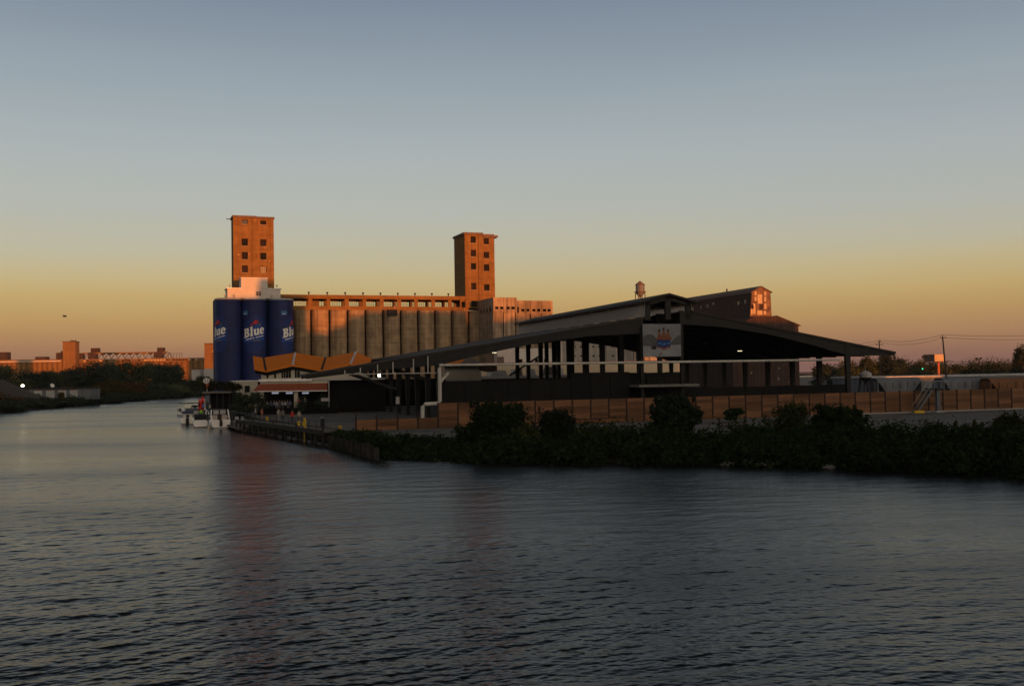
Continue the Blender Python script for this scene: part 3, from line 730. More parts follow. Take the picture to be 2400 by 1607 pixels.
ell = lambda cx, cy, rx_, ry_, n=28, p=1.0: [(cx + rx_ * math.copysign(abs(math.cos(2 * math.pi * i / n)) ** p, math.cos(2 * math.pi * i / n)), cy + ry_ * math.copysign(abs(math.sin(2 * math.pi * i / n)) ** p, math.sin(2 * math.pi * i / n))) for i in range(n)]
for k, (uu, facing) in enumerate(zip(uB, (-57, 0, 57))):
    s_ = MB().lathe((uu, 0, 0), [(rB, 0), (rB, zB - 0.02)], 64).build('silo', 'blue', blue, True)
    MB().lathe((uu, 0, zB - 0.02), [(rB + 0.12, 0), (rB + 0.12, 0.28), (rB - 0.3, 0.42)], 48).build('silo_rim', 'grey_trim', s_, True)
    view = math.atan2(-(uu * math.cos(SB.a) + SB.O.x), SB.O.y) * 0 + math.atan2(SB.O.x + uu * SB.d.x, SB.O.y + uu * SB.d.y)
    ph = R(facing) - view + SB.a * -1        # turn from the viewing direction into the silo's own frame
    sc_ = 1.6 * rB / 5.2
    zt_ = SB.z(595, 786.5, -rB)
    G = [[[((x - 2.6) * sc_, y * sc_) for x, y in lp] for lp in g] for g in glyph_blue()]
    bend('label_panel', [[ell(0.1, 0.4, 2.9, 4.6, 30, 0.8)]], 'blue_mid', s_, (uu, 0), rB, ph, zt_, 0.24, 0.02)
    bend('label_band', [[[(-2.75, -0.95), (2.6, -1.7), (2.75, 0.9), (1.2, 2.6), (-0.5, 2.2), (-2.8, 0.6)]]], 'blue_bright', s_, (uu, 0), rB, ph, zt_, 0.24, 0.05)
    bend('letter_shadow', [[[(x + 0.09, y - 0.16) for x, y in g[0]]] + [] for g in G], 'blue', s_, (uu, 0), rB, ph, zt_, 0.24, 0.08)
    bend('lettering', G, 'letter', s_, (uu, 0), rB, ph, zt_, 0.24, 0.11)
    small = []
    x = -2.0
    rs = random.Random(5)
    while x < 2.2:
        wd = rs.uniform(0.12, 0.26)
        if abs(x - 0.15) > 0.14: small.append([[(x, -0.62), (x + wd, -0.62), (x + wd, -0.62 + rs.uniform(0.16, 0.26)), (x, -0.4)]])
        x += wd + 0.05
    bend('small_lettering', small, 'letter', s_, (uu, 0), rB, ph, zt_, 0.24, 0.11)
    bend('maple_leaf', [[[(0.42 + 0.72 * x, 3.1 + 0.72 * y) for x, y in LEAF]], [[(-0.5 + 0.34 * x, 2.75 + 0.3 * y) for x, y in LEAF]]], 'leaf_red', s_, (uu, 0), rB, ph, zt_, 0.24, 0.11)
    bend('crest_banner', [[[(0.95, 2.2), (1.7, 2.0), (1.6, 3.0), (1.15, 2.7)]], [[(-2.0, 1.9), (-0.7, 2.15), (-0.9, 2.5), (-1.7, 2.4)]], [[(-0.4, -1.3), (1.6, -1.6), (1.5, -1.25), (-0.2, -0.95)]]], 'letter_grey', s_, (uu, 0), rB, ph, zt_, 0.24, 0.08)
    bend('badge', [[[(-2.9, 5.1), (-1.5, 5.1), (-1.5, 6.1), (-2.9, 6.1)]]], 'badge_blue', s_, (uu, 0), rB, ph, zt_, 0.0, 0.08)
    bend('badge_stripe', [[[(-2.6, 5.35), (-1.8, 5.35), (-1.8, 5.47), (-2.6, 5.47)]]], 'letter', s_, (uu, 0), rB, ph, zt_, 0.0, 0.11)
for uu in uB:
    MB().lathe((uu, 2 * rB, 0), [(rB, 0), (rB, zB - 0.02), (rB - 0.1, zB + 0.3)], 48).build('silo', 'blue', blue, True)
MB().box(uB[0] - 1, uB[2] + 1, 0.2, rB + 1.5, zB - 1.0, zB + 0.34).build('roof_slab', 'grey_trim', blue)
# white stepped block on the blue silos
vA = -2.2
wb = fthing(SB, 'rooftop_house', 'white stepped rooftop house on top of the blue silos in front of the head tower', 'rooftop building')
a, b = SB.u(533, 688, vA), SB.u(657.5, 688, vA); za = zB + 0.345
z1, z2 = SB.z(595, 677, vA), SB.z(595, 651.5, vA)
c, d = SB.u(565, 665, vA), SB.u(627, 665, vA)
MB().box(a, b, vA, vA + 6, za, z1).build('lower_wall', 'white_paint', wb)
MB().box(a - 0.25, c - 0.01, vA - 0.25, vA + 6.2, z1 + 0.003, z1 + 0.22).build('cornice', 'white_trim', wb)
MB().box(d + 0.01, b + 0.25, vA - 0.25, vA + 6.2, z1 + 0.003, z1 + 0.22).build('cornice', 'white_trim', wb)
MB().box(c, d, vA - 0.02, vA + 5.0, z1 + 0.004, z2).build('upper_wall', 'white_paint', wb)
MB().box(c - 0.08, d + 0.08, vA - 0.1, vA + 5.05, z2 + 0.003, z2 + 0.12).build('cornice', 'white_trim', wb)
wa, wb_ = SB.u(600.5, 690, vA), SB.u(611.5, 690, vA)
f = MB(); zz0, zz1 = SB.z(606, 693, vA), SB.z(606, 683, vA)
for q in np.linspace(wa, wb_, 3): f.box(q - 0.05, q + 0.05, vA - 0.08, vA - 0.003, zz0, zz1)
for q in np.linspace(zz0, zz1, 4): f.box(wa, wb_, vA - 0.075, vA - 0.005, q - 0.04, q + 0.04)
f.build('window_frame', 'grey_trim', wb)
MB().box(wa, wb_, vA - 0.03, vA - 0.002, zz0, zz1).build('window_pane', 'pane', wb)
for i, (px, py) in enumerate(((539, 672), (650, 672), (527, 696), (549, 694), (637, 694))):
    lamp = thing('roof_floodlight', ['small floodlight at the left corner of the white rooftop house', 'small floodlight at the right corner of the white rooftop house',
                                    'dark floodlight on the left rim of the blue silos', 'floodlight on the silo roof before the left half of the white house', 'floodlight on the silo roof before the right half of the white house'][i], 'floodlight',
                 SB.pt(SB.u(px, py, vA - 0.6), vA - 0.6 if i > 1 else vA + 0.4, (zB + 0.36 if i > 1 else z1 + 0.225)), SB.a, 'floodlights round the white rooftop house')
    MB().cyl((0, 0), 0.05, 0, 0.5, 6).build('stand', 'dark', lamp)
    MB().box(-0.2, 0.2, -0.12, 0.12, 0.5, 0.85).build('lamp_head', 'grey_trim', lamp)

# ------------------------------------------------------------------ orange zig-zag roofed restaurant
FZ = Frame(690, 880, 186, 4, 1.6)
rest = fthing(FZ, 'restaurant_building', 'cream restaurant under a folded orange zigzag roof beside the wharf', 'restaurant')
seams = [((593, 834), (596, 863)), ((617.5, 838), (623.5, 868.5)), ((692, 826), (686, 854.5)), ((763, 838), (754, 866.5)), ((834.5, 824.5), (822, 852)), ((871, 840), (862, 868))]
DP = 7.0
lo, hi = [], []
for t_, b_ in seams:
    q = FZ.uz(b_[0], b_[1], 0); lo.append(Vector((q[0], 0, q[1])))
    q = FZ.uz(t_[0], t_[1], DP); hi.append(Vector((q[0], DP, q[1])))
dn = Vector((0, 0, -0.28))
for i in range(5):
    MB().hull([lo[i], lo[i + 1], hi[i + 1], hi[i]], [lo[i] + dn, lo[i + 1] + dn, hi[i + 1] + dn, hi[i] + dn]).build('roof_panel', 'orange_roof', rest)
for i in range(1, 6 - 1):
    MB().bar(lo[i] + Vector((0, -0.02, 0.03)), hi[i] + Vector((0, 0, 0.03)), 0.36, 0.14).build('roof_seam', 'seam' if i % 2 == 0 else 'roof_dark', rest)
fs = MB()
for i in range(5):
    fs.hull([lo[i] + dn, lo[i + 1] + dn, lo[i + 1] + dn * 3.2 + Vector((0, 1.6, 0)), lo[i] + dn * 3.2 + Vector((0, 1.6, 0))],
            [lo[i] + dn + Vector((0, 0.2, -0.02)), lo[i + 1] + dn + Vector((0, 0.2, -0.02)), lo[i + 1] + dn * 3.2 + Vector((0, 1.8, 0)), lo[i] + dn * 3.2 + Vector((0, 1.8, 0))])
fs.build('soffit', 'dark', rest)
VW = 1.7
zc = FZ.z(690, 889, VW)
poly = [(lo[0].x + 0.9, zc)] + [(lo[5].x - 0.2, zc)] + [(p.x - (0.2 if i == 0 else 0), p.z - 0.80) for i, p in list(enumerate(lo))[::-1]]
poly[-1] = (lo[0].x + 0.9, lo[0].z - 0.85)
MB().prism_y(poly, VW, VW + 4.5).build('front_wall', 'cream', rest)
gx = lambda x: 590 + x / 9.224
gy = lambda y: 830 + y / 9.224
for x0, x1, y0 in ((322, 362, 425), (485, 528, 392), (645, 685, 355), (693, 733, 350), (742, 793, 338), (800, 850, 330), (932, 975, 340), (985, 1040, 355)):
    MB().box(FZ.u(gx(x0), 880, VW), FZ.u(gx(x1), 880, VW), VW - 0.06, VW - 0.003, FZ.z(690, gy(508), VW), FZ.z(gx(x0), gy(y0), VW)).build('window', 'glass_dark', rest)
# flat roof edge, awning and bar under it
VA_ = -9.0
a, b = FZ.u(606.5, 891, VA_), FZ.u(731, 891, VA_)
zf0, zf1 = FZ.z(668, 893.5, VA_), FZ.z(668, 887.5, VA_)
MB().box(a, b, VA_, VA_ + 0.4, zf0, zf1).build('roof_fascia', 'white_trim', rest)
b2 = FZ.u(905, 890, VA_ + 4)
MB().box(b + 0.01, b2, VA_ + 0.3, VA_ + 0.6, zf0 + 0.05, zf1 - 0.08).build('roof_fascia', 'grey_trim', rest)
MB().box(a, b2, VA_ + 0.61, VW + 4, zf0 + 0.1, zf1 - 0.15).build('flat_roof', 'grey_trim', rest)
zb_ = FZ.z(680, 899.5, VA_)
MB().box(a + 0.2, FZ.u(767, 896, VA_), VA_ + 0.41, VA_ + 0.6, zb_, zf0 - 0.003).build('sign_band', 'cream', rest)
aw = [FZ.uz(608, 899.5, VA_ - 0.05), FZ.uz(767, 897.5, VA_ - 0.05), FZ.uz(767, 914, VA_ - 2.6), FZ.uz(592, 916, VA_ - 2.6)]
A4 = [Vector((aw[0][0], VA_ - 0.05, aw[0][1])), Vector((aw[1][0], VA_ - 0.05, aw[1][1])), Vector((aw[2][0], VA_ - 2.6, aw[2][1])), Vector((aw[3][0], VA_ - 2.6, aw[3][1]))]
MB().hull(A4, [p + Vector((0, 0, -0.12)) for p in A4]).build('awning', 'awning', rest)
MB().bar(A4[3] + Vector((0, -0.06, -0.08)), A4[2] + Vector((0, -0.06, -0.08)), 0.1, 0.14).build('awning_edge', 'white_trim', rest)
for px in (613.5, 694):
    u = FZ.u(px, 930, VA_ - 1.8); MB().box(u - 0.32, u + 0.32, VA_ - 2.1, VA_ - 1.5, 0, aw[3][1] + 0.2).build('pillar', 'cream', rest)
u = FZ.u(771, 930, VA_ - 2); MB().box(u - 0.08, u + 0.08, VA_ - 2.1, VA_ - 1.9, 0, zf0).build('post', 'grey_trim', rest)
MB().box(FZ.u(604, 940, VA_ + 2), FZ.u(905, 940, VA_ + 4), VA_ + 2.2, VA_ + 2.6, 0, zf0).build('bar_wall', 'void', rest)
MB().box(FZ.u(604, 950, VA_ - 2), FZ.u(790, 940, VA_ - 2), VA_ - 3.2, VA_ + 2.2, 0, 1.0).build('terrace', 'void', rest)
rl = MB(); ur0, ur1 = FZ.u(604, 950, VA_ - 3), FZ.u(790, 950, VA_ - 3)
for q in np.linspace(ur0, ur1, 22): rl.box(q - 0.03, q + 0.03, VA_ - 3.15, VA_ - 3.09, 1.0, 2.0)
for z in (1.5, 2.0): rl.box(ur0, ur1, VA_ - 3.16, VA_ - 3.08, z - 0.03, z + 0.03)
rl.build('terrace_rail', 'dark', rest)
for i, px in enumerate((645, 678, 716)):
    u, z = FZ.uz(px, 920.5, VA_ - 0.2)
    t_ = thing('television', ['glowing screen under the red awning beside the left pillar', 'glowing screen under the red awning left of the middle pillar', 'glowing screen under the red awning right of the middle pillar'][i], 'television', FZ.pt(u, VA_ - 0.2, z), FZ.a, 'screens hung under the red awning')
    MB().box(-0.62, 0.62, 0, 0.08, -0.2, 0.2).build('casing', 'dark', t_)
    MB().box(-0.56, 0.56, -0.02, -0.002, -0.15, 0.15).build('screen', 'screen', t_)
# low annex between the silos and the restaurant
an = thing('annex_building', 'low pale annex with a white rail between the blue silos and the cream restaurant', 'building', W(570, 930, 205) * 1, R(4))
an.location.z = 1.6
uu = 205 / FPX
MB().box(-2.6, 11, 0, 8, 0, 5.4).build('wall', 'cream', an)
MB().box(-2.8, 11.1, -0.15, 8.2, 5.404, 5.6).build('roof_edge', 'white_trim', an)
MB().box(3.0, 9.5, -0.9, -0.8, 3.2, 3.35).build('balcony_rail', 'white_trim', an)
MB().box(3.0, 9.6, -1.0, -0.004, 1.2, 1.4).build('balcony_floor', 'grey_trim', an)
for q in (0.3, 4.2, 6.5): MB().box(q, q + 1.0, -0.05, -0.003, 3.3, 4.6).build('window', 'glass_dark', an)
# dark flank wall behind the columns
fl = MB(); p0, p1 = W(905, 930, 208), W(1045, 930, 212)
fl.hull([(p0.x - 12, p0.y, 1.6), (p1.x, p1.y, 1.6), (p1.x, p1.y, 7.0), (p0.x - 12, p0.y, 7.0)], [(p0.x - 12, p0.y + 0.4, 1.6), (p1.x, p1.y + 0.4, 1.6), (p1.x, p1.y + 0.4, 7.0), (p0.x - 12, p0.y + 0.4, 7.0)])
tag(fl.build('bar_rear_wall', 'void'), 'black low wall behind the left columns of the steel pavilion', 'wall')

# ------------------------------------------------------------------ the steel pavilion
FP = Frame(1030, 880, 140, 16, 1.6)
pav = fthing(FP, 'steel_pavilion', 'huge black open-sided steel pavilion with a low gable roof and raised ridge', 'pavilion')
LEN = 64.0
pl = lambda px, py, v=0: Vector((FP.uz(px, py, v)[0], 0, FP.uz(px, py, v)[1]))
eL, kL = pl(716, 877), pl(1512, 742)
eR, kR = pl(2100, 824), pl(1622, 727)
apex = pl(1566, 687)
mL, mR = pl(1515, 706), pl(1622, 704)
sL = (kL.z - eL.z) / (kL.x - eL.x); sR = (kR.z - eR.z) / (eR.x - kR.x)
zl = lambda u: eL.z + sL * (u - eL.x)
zr = lambda u: eR.z + sR * (eR.x - u)
TH = 0.32
uw0, uw1 = 30.0, FP.u(1622, 715)
MB().hull([(-0.6, 0, zl(-0.6)), (uw0, 0, zl(uw0)), (uw0, LEN, zl(uw0)), (-0.6, LEN, zl(-0.6))], [(-0.6, 0, zl(-0.6) - TH), (uw0, 0, zl(uw0) - TH), (uw0, LEN, zl(uw0) - TH), (-0.6, LEN, zl(-0.6) - TH)]).build('roof', 'roof_dark', pav)
MB().hull([(eL.x, 0, eL.z), (-0.61, 0, zl(-0.61)), (-0.61, 9, zl(-0.61)), (eL.x, 9, eL.z)], [(eL.x, 0, eL.z - TH), (-0.61, 0, zl(-0.61) - TH), (-0.61, 9, zl(-0.61) - TH), (eL.x, 9, eL.z - TH)]).build('roof', 'roof_dark', pav)
MB().hull([(uw1, 0, zr(uw1)), (eR.x, 0, eR.z), (eR.x, LEN, eR.z), (uw1, LEN, zr(uw1))], [(uw1, 0, zr(uw1) - TH), (eR.x, 0, eR.z - TH), (eR.x, LEN, eR.z - TH), (uw1, LEN, zr(uw1) - TH)]).build('roof', 'roof_dark', pav)
zm = (mL.z + mR.z) / 2 - 0.1
hw = (uw1 - uw0) / 2; uc_ = (uw0 + uw1) / 2
ovh = 0.9
sM = (apex.z - zm) / (hw + ovh)
for s_ in (-1, 1):
    e_ = (uc_ + s_ * (hw + ovh), zm - 0.0); 
    MB().hull([(uc_, -0.4, apex.z), (e_[0], -0.4, e_[1]), (e_[0], LEN, e_[1]), (uc_, LEN, apex.z)], [(uc_, -0.4, apex.z - 0.3), (e_[0], -0.4, e_[1] - 0.3), (e_[0], LEN, e_[1] - 0.3), (uc_, LEN, apex.z - 0.3)]).build('monitor_roof', 'roof_dark', pav)
def ribbed(u, z0, z1):                  # one corrugated translucent sheet
    m_ = MB(); n_ = int(LEN / 0.5)
    for k in range(n_ + 1):
        x = u + (0.06 if k % 2 else -0.06); y = k * LEN / n_
        m_.v += [(x, y, z0), (x, y, z1)]
    m_.f = [(2 * k, 2 * k + 2, 2 * k + 3, 2 * k + 1) for k in range(n_)]
    return m_
ribbed(uw0 + 0.02, zl(uw0) + 0.05, zm - 0.12).build('monitor_siding', 'siding', pav)
ribbed(uw1 - 0.02, zr(uw1) + 0.05, zm - 0.12).build('monitor_siding', 'siding', pav)
cols_u = [0.0, 29.5, FP.u(1599, 800), FP.u(1990, 880)]
for i in range(9):
    v = LEN * i / 8
    v_ = min(max(v, 0.35), LEN - 0.4)
    for q, u in enumerate(cols_u):
        zt = (zl(u) if u < 33 else zr(u)) - TH - 0.02
        w0, w1 = (0.45, 0.45) if q in (1, 2) and i == 0 else (0.48, 0.85)
        if q in (0, 3): w0, w1 = 0.45, 0.95
        MB().hull([(u - w0 / 2, v_ - 0.25, 0), (u + w0 / 2, v_ - 0.25, 0), (u + w0 / 2, v_ + 0.25, 0), (u - w0 / 2, v_ + 0.25, 0)],
                  [(u - w1 / 2, v_ - 0.25, zt), (u + w1 / 2, v_ - 0.25, zt), (u + w1 / 2, v_ + 0.25, zt), (u - w1 / 2, v_ + 0.25, zt)]).build('column', 'steel', pav)
    def rafter(pts, zf, deps):
        top = [(u, zf(u) - TH - 0.01) for u in pts]; bot = [(u, zf(u) - TH - d_) for u, d_ in zip(pts, deps)]
        m_ = MB()
        for k in range(len(pts) - 1):
            q = [top[k], top[k + 1], bot[k + 1], bot[k]]
            m_.hull([(x, v_ - 0.2, z) for x, z in q], [(x, v_ + 0.2, z) for x, z in q])
        return m_.build('rafter', 'steel', pav)
    lp = [eL.x + 0.1, -9, 0.0] if i < 2 else [0.0]
    rafter(lp + [7, 14, 22, 29.6], zl, ([0.3, 0.7, 1.5] if i < 2 else [1.5]) + [1.0, 0.8, 1.1, 2.0])
    rafter([cols_u[2], 42, 50, 57, cols_u[3], eR.x - 0.1], zr, [2.0, 1.2, 0.9, 1.2, 1.7, 0.3])
    for u in (uw0 + 0.5, uc_, uw1 - 0.5):
        if u == uc_ and i: continue
        zb2 = (zl(u) if u < 33 else zr(u)) - 0.6
        ztp = apex.z - sM * abs(u - uc_) - 0.32
        w0 = 0.85 if i == 0 else 0.4
        MB().box(u - w0 / 2, u + w0 / 2, v_ - 0.2, v_ + 0.2, min(zb2, zl(uw0) - 0.4), ztp).build('monitor_post', 'steel', pav)
    MB().hull([(uc_, v_ - 0.2, apex.z - 0.31), (uc_, v_ - 0.2, apex.z - 0.95), (uc_ - hw, v_ - 0.2, zm - 0.75), (uc_ - hw, v_ - 0.2, zm - 0.02)], [(uc_, v_ + 0.2, apex.z - 0.31), (uc_, v_ + 0.2, apex.z - 0.95), (uc_ - hw, v_ + 0.2, zm - 0.75), (uc_ - hw, v_ + 0.2, zm - 0.02)]).build('monitor_rafter', 'steel', pav)
    MB().hull([(uc_, v_ - 0.2, apex.z - 0.31), (uc_, v_ - 0.2, apex.z - 0.95), (uc_ + hw, v_ - 0.2, zm - 0.75), (uc_ + hw, v_ - 0.2, zm - 0.02)], [(uc_, v_ + 0.2, apex.z - 0.31), (uc_, v_ + 0.2, apex.z - 0.95), (uc_ + hw, v_ + 0.2, zm - 0.75), (uc_ + hw, v_ + 0.2, zm - 0.02)]).build('monitor_rafter', 'steel', pav)
    MB().box(29.6, cols_u[2], v_ - 0.18, v_ + 0.18, zl(29.5) - TH - 1.4, zl(29.5) - TH - 0.7).build('tie_beam', 'steel', pav)
# purlins under the roof, long dark strips
for u in list(np.arange(3, 29, 3.2)): MB().box(u - 0.08, u + 0.08, 0.1, LEN - 0.1, zl(u) - TH - 0.25, zl(u) - TH - 0.01).build('purlin', 'steel', pav)
for u in list(np.arange(40, eR.x - 1, 3.2)): MB().box(u - 0.08, u + 0.08, 0.1, LEN - 0.1, zr(u) - TH - 0.25, zr(u) - TH - 0.01).build('purlin', 'steel', pav)
# rink side walls and mezzanine
mt['mezz'] = M('mezz', (0.20, 0.19, 0.18), 0.8)
mt['wall_panel'] = M('wall_panel', (0.006, 0.0058, 0.006), 0.85, (0.0035, 0.0034, 0.0035), 0.6, rnd=0.6)
def panel_wall(u0, u1, v, zt):
    n_ = max(1, round((u1 - u0) / 2.9)); w_ = (u1 - u0) / n_
    for k in range(n_): MB().box(u0 + k * w_ + 0.04, u0 + (k + 1) * w_ - 0.04, v - random.uniform(0, 0.06), v + 0.3, 0.05, zt - random.choice((0, 0, 0.04))).build('wall_panel', 'wall_panel', pav)
    MB().box(u0, u1, v + 0.1, v + 0.2, 0, zt - 0.06).build('wall_backing', 'void', pav)
um_ = FP.u(1338, 880, 3)
panel_wall(1.0, um_, 3.0, FP.z(1250, 889, 3.0))
panel_wall(um_ + 0.01, 28.7, 3.0, FP.z(1390, 872.5, 3.0))
panel_wall(cols_u[2] + 0.6, cols_u[3] + 3.0, 5.0, FP.z(1800, 904, 5))
panel_wall(28.71, cols_u[2] + 2.2, 4.0, FP.z(1550, 872, 4.0))
a, b = FP.u(1497, 902, -0.6), FP.u(1638, 902, -0.6)
MB().box(a, b, -0.8, 3.6, FP.z(1560, 906, -0.8), FP.z(1560, 900.5, -0.8)).build('mezzanine_slab', 'mezz', pav)
mr_ = MB()
for q in np.linspace(a, b, 12): mr_.box(q - 0.03, q + 0.03, -0.62, -0.56, FP.z(1560, 900.5, -0.8) + 0.003, FP.z(1560, 886, -0.6))
mr_.box(a, b, -0.63, -0.55, FP.z(1560, 886, -0.6), FP.z(1560, 886, -0.6) + 0.06)
mr_.build('mezzanine_rail', 'steel', pav)
# dark rear wall of the right half and back end with gaps on the left
br = MB().bar((22.5, LEN * 0.7, 5.8), (28.8, LEN * 0.7, 9.6), 0.3); br.build('brace', 'steel', pav)
for v in (2.0, 6.0):
    MB().bar((-12, v, zl(-12) - 0.7), (-5.5, v, 4.4), 0.3).build('brace', 'steel', pav)
    MB().bar((-6.5, v, zl(-6.5) - 1.0), (-1.2, v, 5.6), 0.3).build('brace', 'steel', pav)
# white pipe on the front
zp = FP.z(1400, 850.5, -0.7)
up1 = FP.u(1968, 842, -0.7)
pp = fthing(FP, 'drain_pipe', 'long white drain pipe across the black pavilion front stepping down at its left end', 'pipe')
up0 = FP.u(1030, 860, -0.7)
mp_ = MB(); 
mp_.tube([(up0 + 0.35, -0.7, zp), (up1, -0.7, zp)], 0.17, 10)
mp_.tube([(up0 + 0.35, -0.7, zp), (up0 + 0.08, -0.7, zp - 0.08), (up0, -0.7, zp - 0.35), (up0, -0.7, FP.z(1030, 941, -0.7)), (up0 - 0.1, -0.7, FP.z(1030, 944, -0.7)), (up0 - 0.35, -0.7, FP.z(1030, 945, -0.7)), (FP.u(995, 948, -0.7), -0.7, FP.z(995, 947, -0.7)), (FP.u(990.5, 952, -0.7), -0.7, FP.z(991, 951, -0.7)), (FP.u(990, 975, -0.7), -0.7, 0.2)], 0.27, 10)
mp_.build('pipe_run', 'pipe', pp, True)
MB().tube([(up0, -0.72, FP.z(1031, 897, -0.7)), (FP.u(1051, 873, -0.7), -0.9, FP.z(1051, 873, -0.7))], 0.2, 10).build('branch_stub', 'pipe', pp, True)
for px in list(range(1080, 1960, 60)):
    u = FP.u(px, 850, -0.7); MB().lathe((0, 0, 0), [(0.225, -0.05), (0.225, 0.05)], 10)
    c_ = MB().tube([(u - 0.06, -0.7, zp), (u + 0.06, -0.7, zp)], 0.2, 10); c_.build('coupling', 'grey_trim', pp, True)
sp = fthing(FP, 'sprinkler_pipe', 'thin pale pipe hung by six droppers under the left canopy of the black pavilion', 'pipe')
zs_ = FP.z(900, 875.5, -0.3)
MB().tube([(FP.u(808, 877, -0.3), -0.3, zs_), (up0 - 0.3, -0.3, zs_)], 0.06, 6).build('pipe_run', 'pipe', sp)
for px in (808, 844.5, 885, 921, 969, 1003):
    u = FP.u(px, 860, -0.3); MB().tube([(u, -0.3, zs_ + 0.06), (u, -0.3, zl(u) - 0.35)], 0.07, 6).build('dropper', 'pipe', sp)

# poster between the two middle columns
V_ = -0.35
po = fthing(FP, 'poster_banner', 'large grey banner of three amber bottles in snow hung between the middle columns', 'banner')
a, z0 = FP.uz(1507.5, 835, V_); b, z1 = FP.uz(1595, 760, V_)
z0 = FP.z(1550, 835.5, V_); z1 = FP.z(1550, 759, V_)
MB().box(a, b, V_, V_ + 0.08, z0, z1).build('backing', 'poster', po)
hx, hy = b - a, z1 - z0
def flat(name, pts, mat, k):
    MB().prism_y([(a + hx * x, z0 + hy * y) for x, y in pts], V_ - 0.012 * k, V_ - 0.012 * k + 0.008).build(name, mat, po)
flat('hills_print', [(0.005, 0.28), (0.4, 0.28), (0.38, 0.5), (0.3, 0.64), (0.2, 0.69), (0.1, 0.66), (0.005, 0.6)], 'poster_hill', 1)
flat('hills_print', [(0.7, 0.33), (0.995, 0.33), (0.995, 0.66), (0.93, 0.64), (0.82, 0.54), (0.74, 0.44)], 'poster_hill', 1)
flat('snow_print', [(0.005, 0.005), (0.995, 0.005), (0.995, 0.36), (0.6, 0.35), (0.4, 0.3), (0.005, 0.33)], 'poster_snow', 2)
flat('rock_print', [(0.2, 0.24), (0.32, 0.21), (0.36, 0.29), (0.3, 0.34), (0.23, 0.33)], 'dark', 3)
flat('twig_print', [(0.4, 0.02), (0.43, 0.02), (0.49, 0.12), (0.48, 0.13)], 'dark', 3)
for cx, base, sc_ in ((0.43, 0.26, 0.85), (0.66, 0.26, 0.85), (0.545, 0.21, 1.0)):
    kk = 4 if sc_ < 1 else 6
    h_ = lambda y: base + y * sc_
    w_ = 0.055 * sc_ + 0.01
    flat('bottle_print', [(cx - w_, h_(0)), (cx + w_, h_(0)), (cx + w_, h_(0.36)), (cx + w_ * 0.9, h_(0.44)), (cx + 0.024, h_(0.52)), (cx + 0.02, h_(0.66)), (cx - 0.02, h_(0.66)), (cx - 0.024, h_(0.52)), (cx - w_ * 0.9, h_(0.44)), (cx - w_, h_(0.36))], 'amber', kk)
    flat('bottle_label', [(cx - w_, h_(0.06)), (cx + w_, h_(0.06)), (cx + w_, h_(0.30)), (cx - w_, h_(0.30))], 'blue_mid', kk + 1)
    flat('bottle_mark', [(cx - w_ * 0.7, h_(0.13)), (cx + w_ * 0.7, h_(0.15)), (cx + w_ * 0.7, h_(0.21)), (cx - w_ * 0.7, h_(0.19))], 'badge_blue', kk + 2)
    flat('bottle_cap', [(cx - 0.022, h_(0.6)), (cx + 0.022, h_(0.6)), (cx + 0.022, h_(0.68)), (cx - 0.022, h_(0.68))], 'dark', kk + 1)
flat('bucket_rim_print', [(0.36, 0.52), (0.76, 0.52), (0.74, 0.59), (0.37, 0.59)], 'amber', 9)

# lamps of the pavilion
def pendant(px, py, v, label, mat, top):
    u, z = FP.uz(px, py, v)
    t_ = thing('pendant_lamp', label, 'lamp', FP.pt(u, v, z), FP.a, 'lamps hung in the pavilion')
    MB().lathe((0, 0, 0), [(0.42, 0.02), (0.36, 0.12), (0.12, 0.3), (0.1, 0.4)], 12).build('shade', 'steel', t_)
    MB().lathe((0, 0, 0), [(0.36, -0.05), (0.36, 0.015)], 12).build('bulb', mat, t_)
    zt = (zl(u) if u < 33 else zr(u)) - TH
    MB().tube([(0, 0, 0.4), (0, 0, zt - z)], 0.02, 5).build('cord', 'steel', t_)
pendant(1159, 826, 22, 'lit pendant lamp under the left slope of the pavilion roof', 'lamp_dim', 0)
pendant(1734, 822, 14, 'lit pendant lamp in the dark right half of the pavilion', 'lamp_dim', 0)
pendant(1624, 773, 20, 'unlit pendant lamp right of the banner high in the pavilion', 'grey_trim', 0)
pendant(1712, 801, 24, 'unlit pendant lamp left of the lit one in the right half', 'grey_trim', 0)
pendant(1755, 813, 26, 'unlit pendant lamp right of the lit one in the right half', 'grey_trim', 0)
pendant(1652, 805, 30, 'unlit pendant lamp lower down between banner and lit lamp', 'grey_trim', 0)
p = W(889, 879, 150)
fl_ = thing('floodlight', 'bright floodlight shining from a bracket under the left canopy of the pavilion', 'floodlight', p, 0)
MB().box(-0.22, 0.22, 0.0, 0.2, -0.28, 0.28).build('housing', 'dark', fl_)
MB().box(-0.17, 0.17, -0.05, -0.003, -0.22, 0.22).build('lens', 'lamp_flood', fl_)
MB().bar((0, 0.1, 0.28), (0.1, 0.2, 0.9), 0.06).build('bracket', 'dark', fl_)

p = W(932.7, 975, 150)
mbx = thing('meter_box', 'pale meter box on a dark post before the left columns of the pavilion', 'meter box', (p.x, p.y, 1.6))
zt_m = W(932.7, 930, 150).z - 1.6
MB().box(-0.07, 0.07, 0.0, 0.1, 0, zt_m).build('post', 'dark', mbx)
MB().box(-0.26, 0.26, -0.2, -0.003, zt_m - 1.0, zt_m).build('box', 'white_trim', mbx)
MB().box(-0.3, 0.3, -0.24, 0.02, zt_m + 0.003, zt_m + 0.06).build('lid', 'grey_trim', mbx)

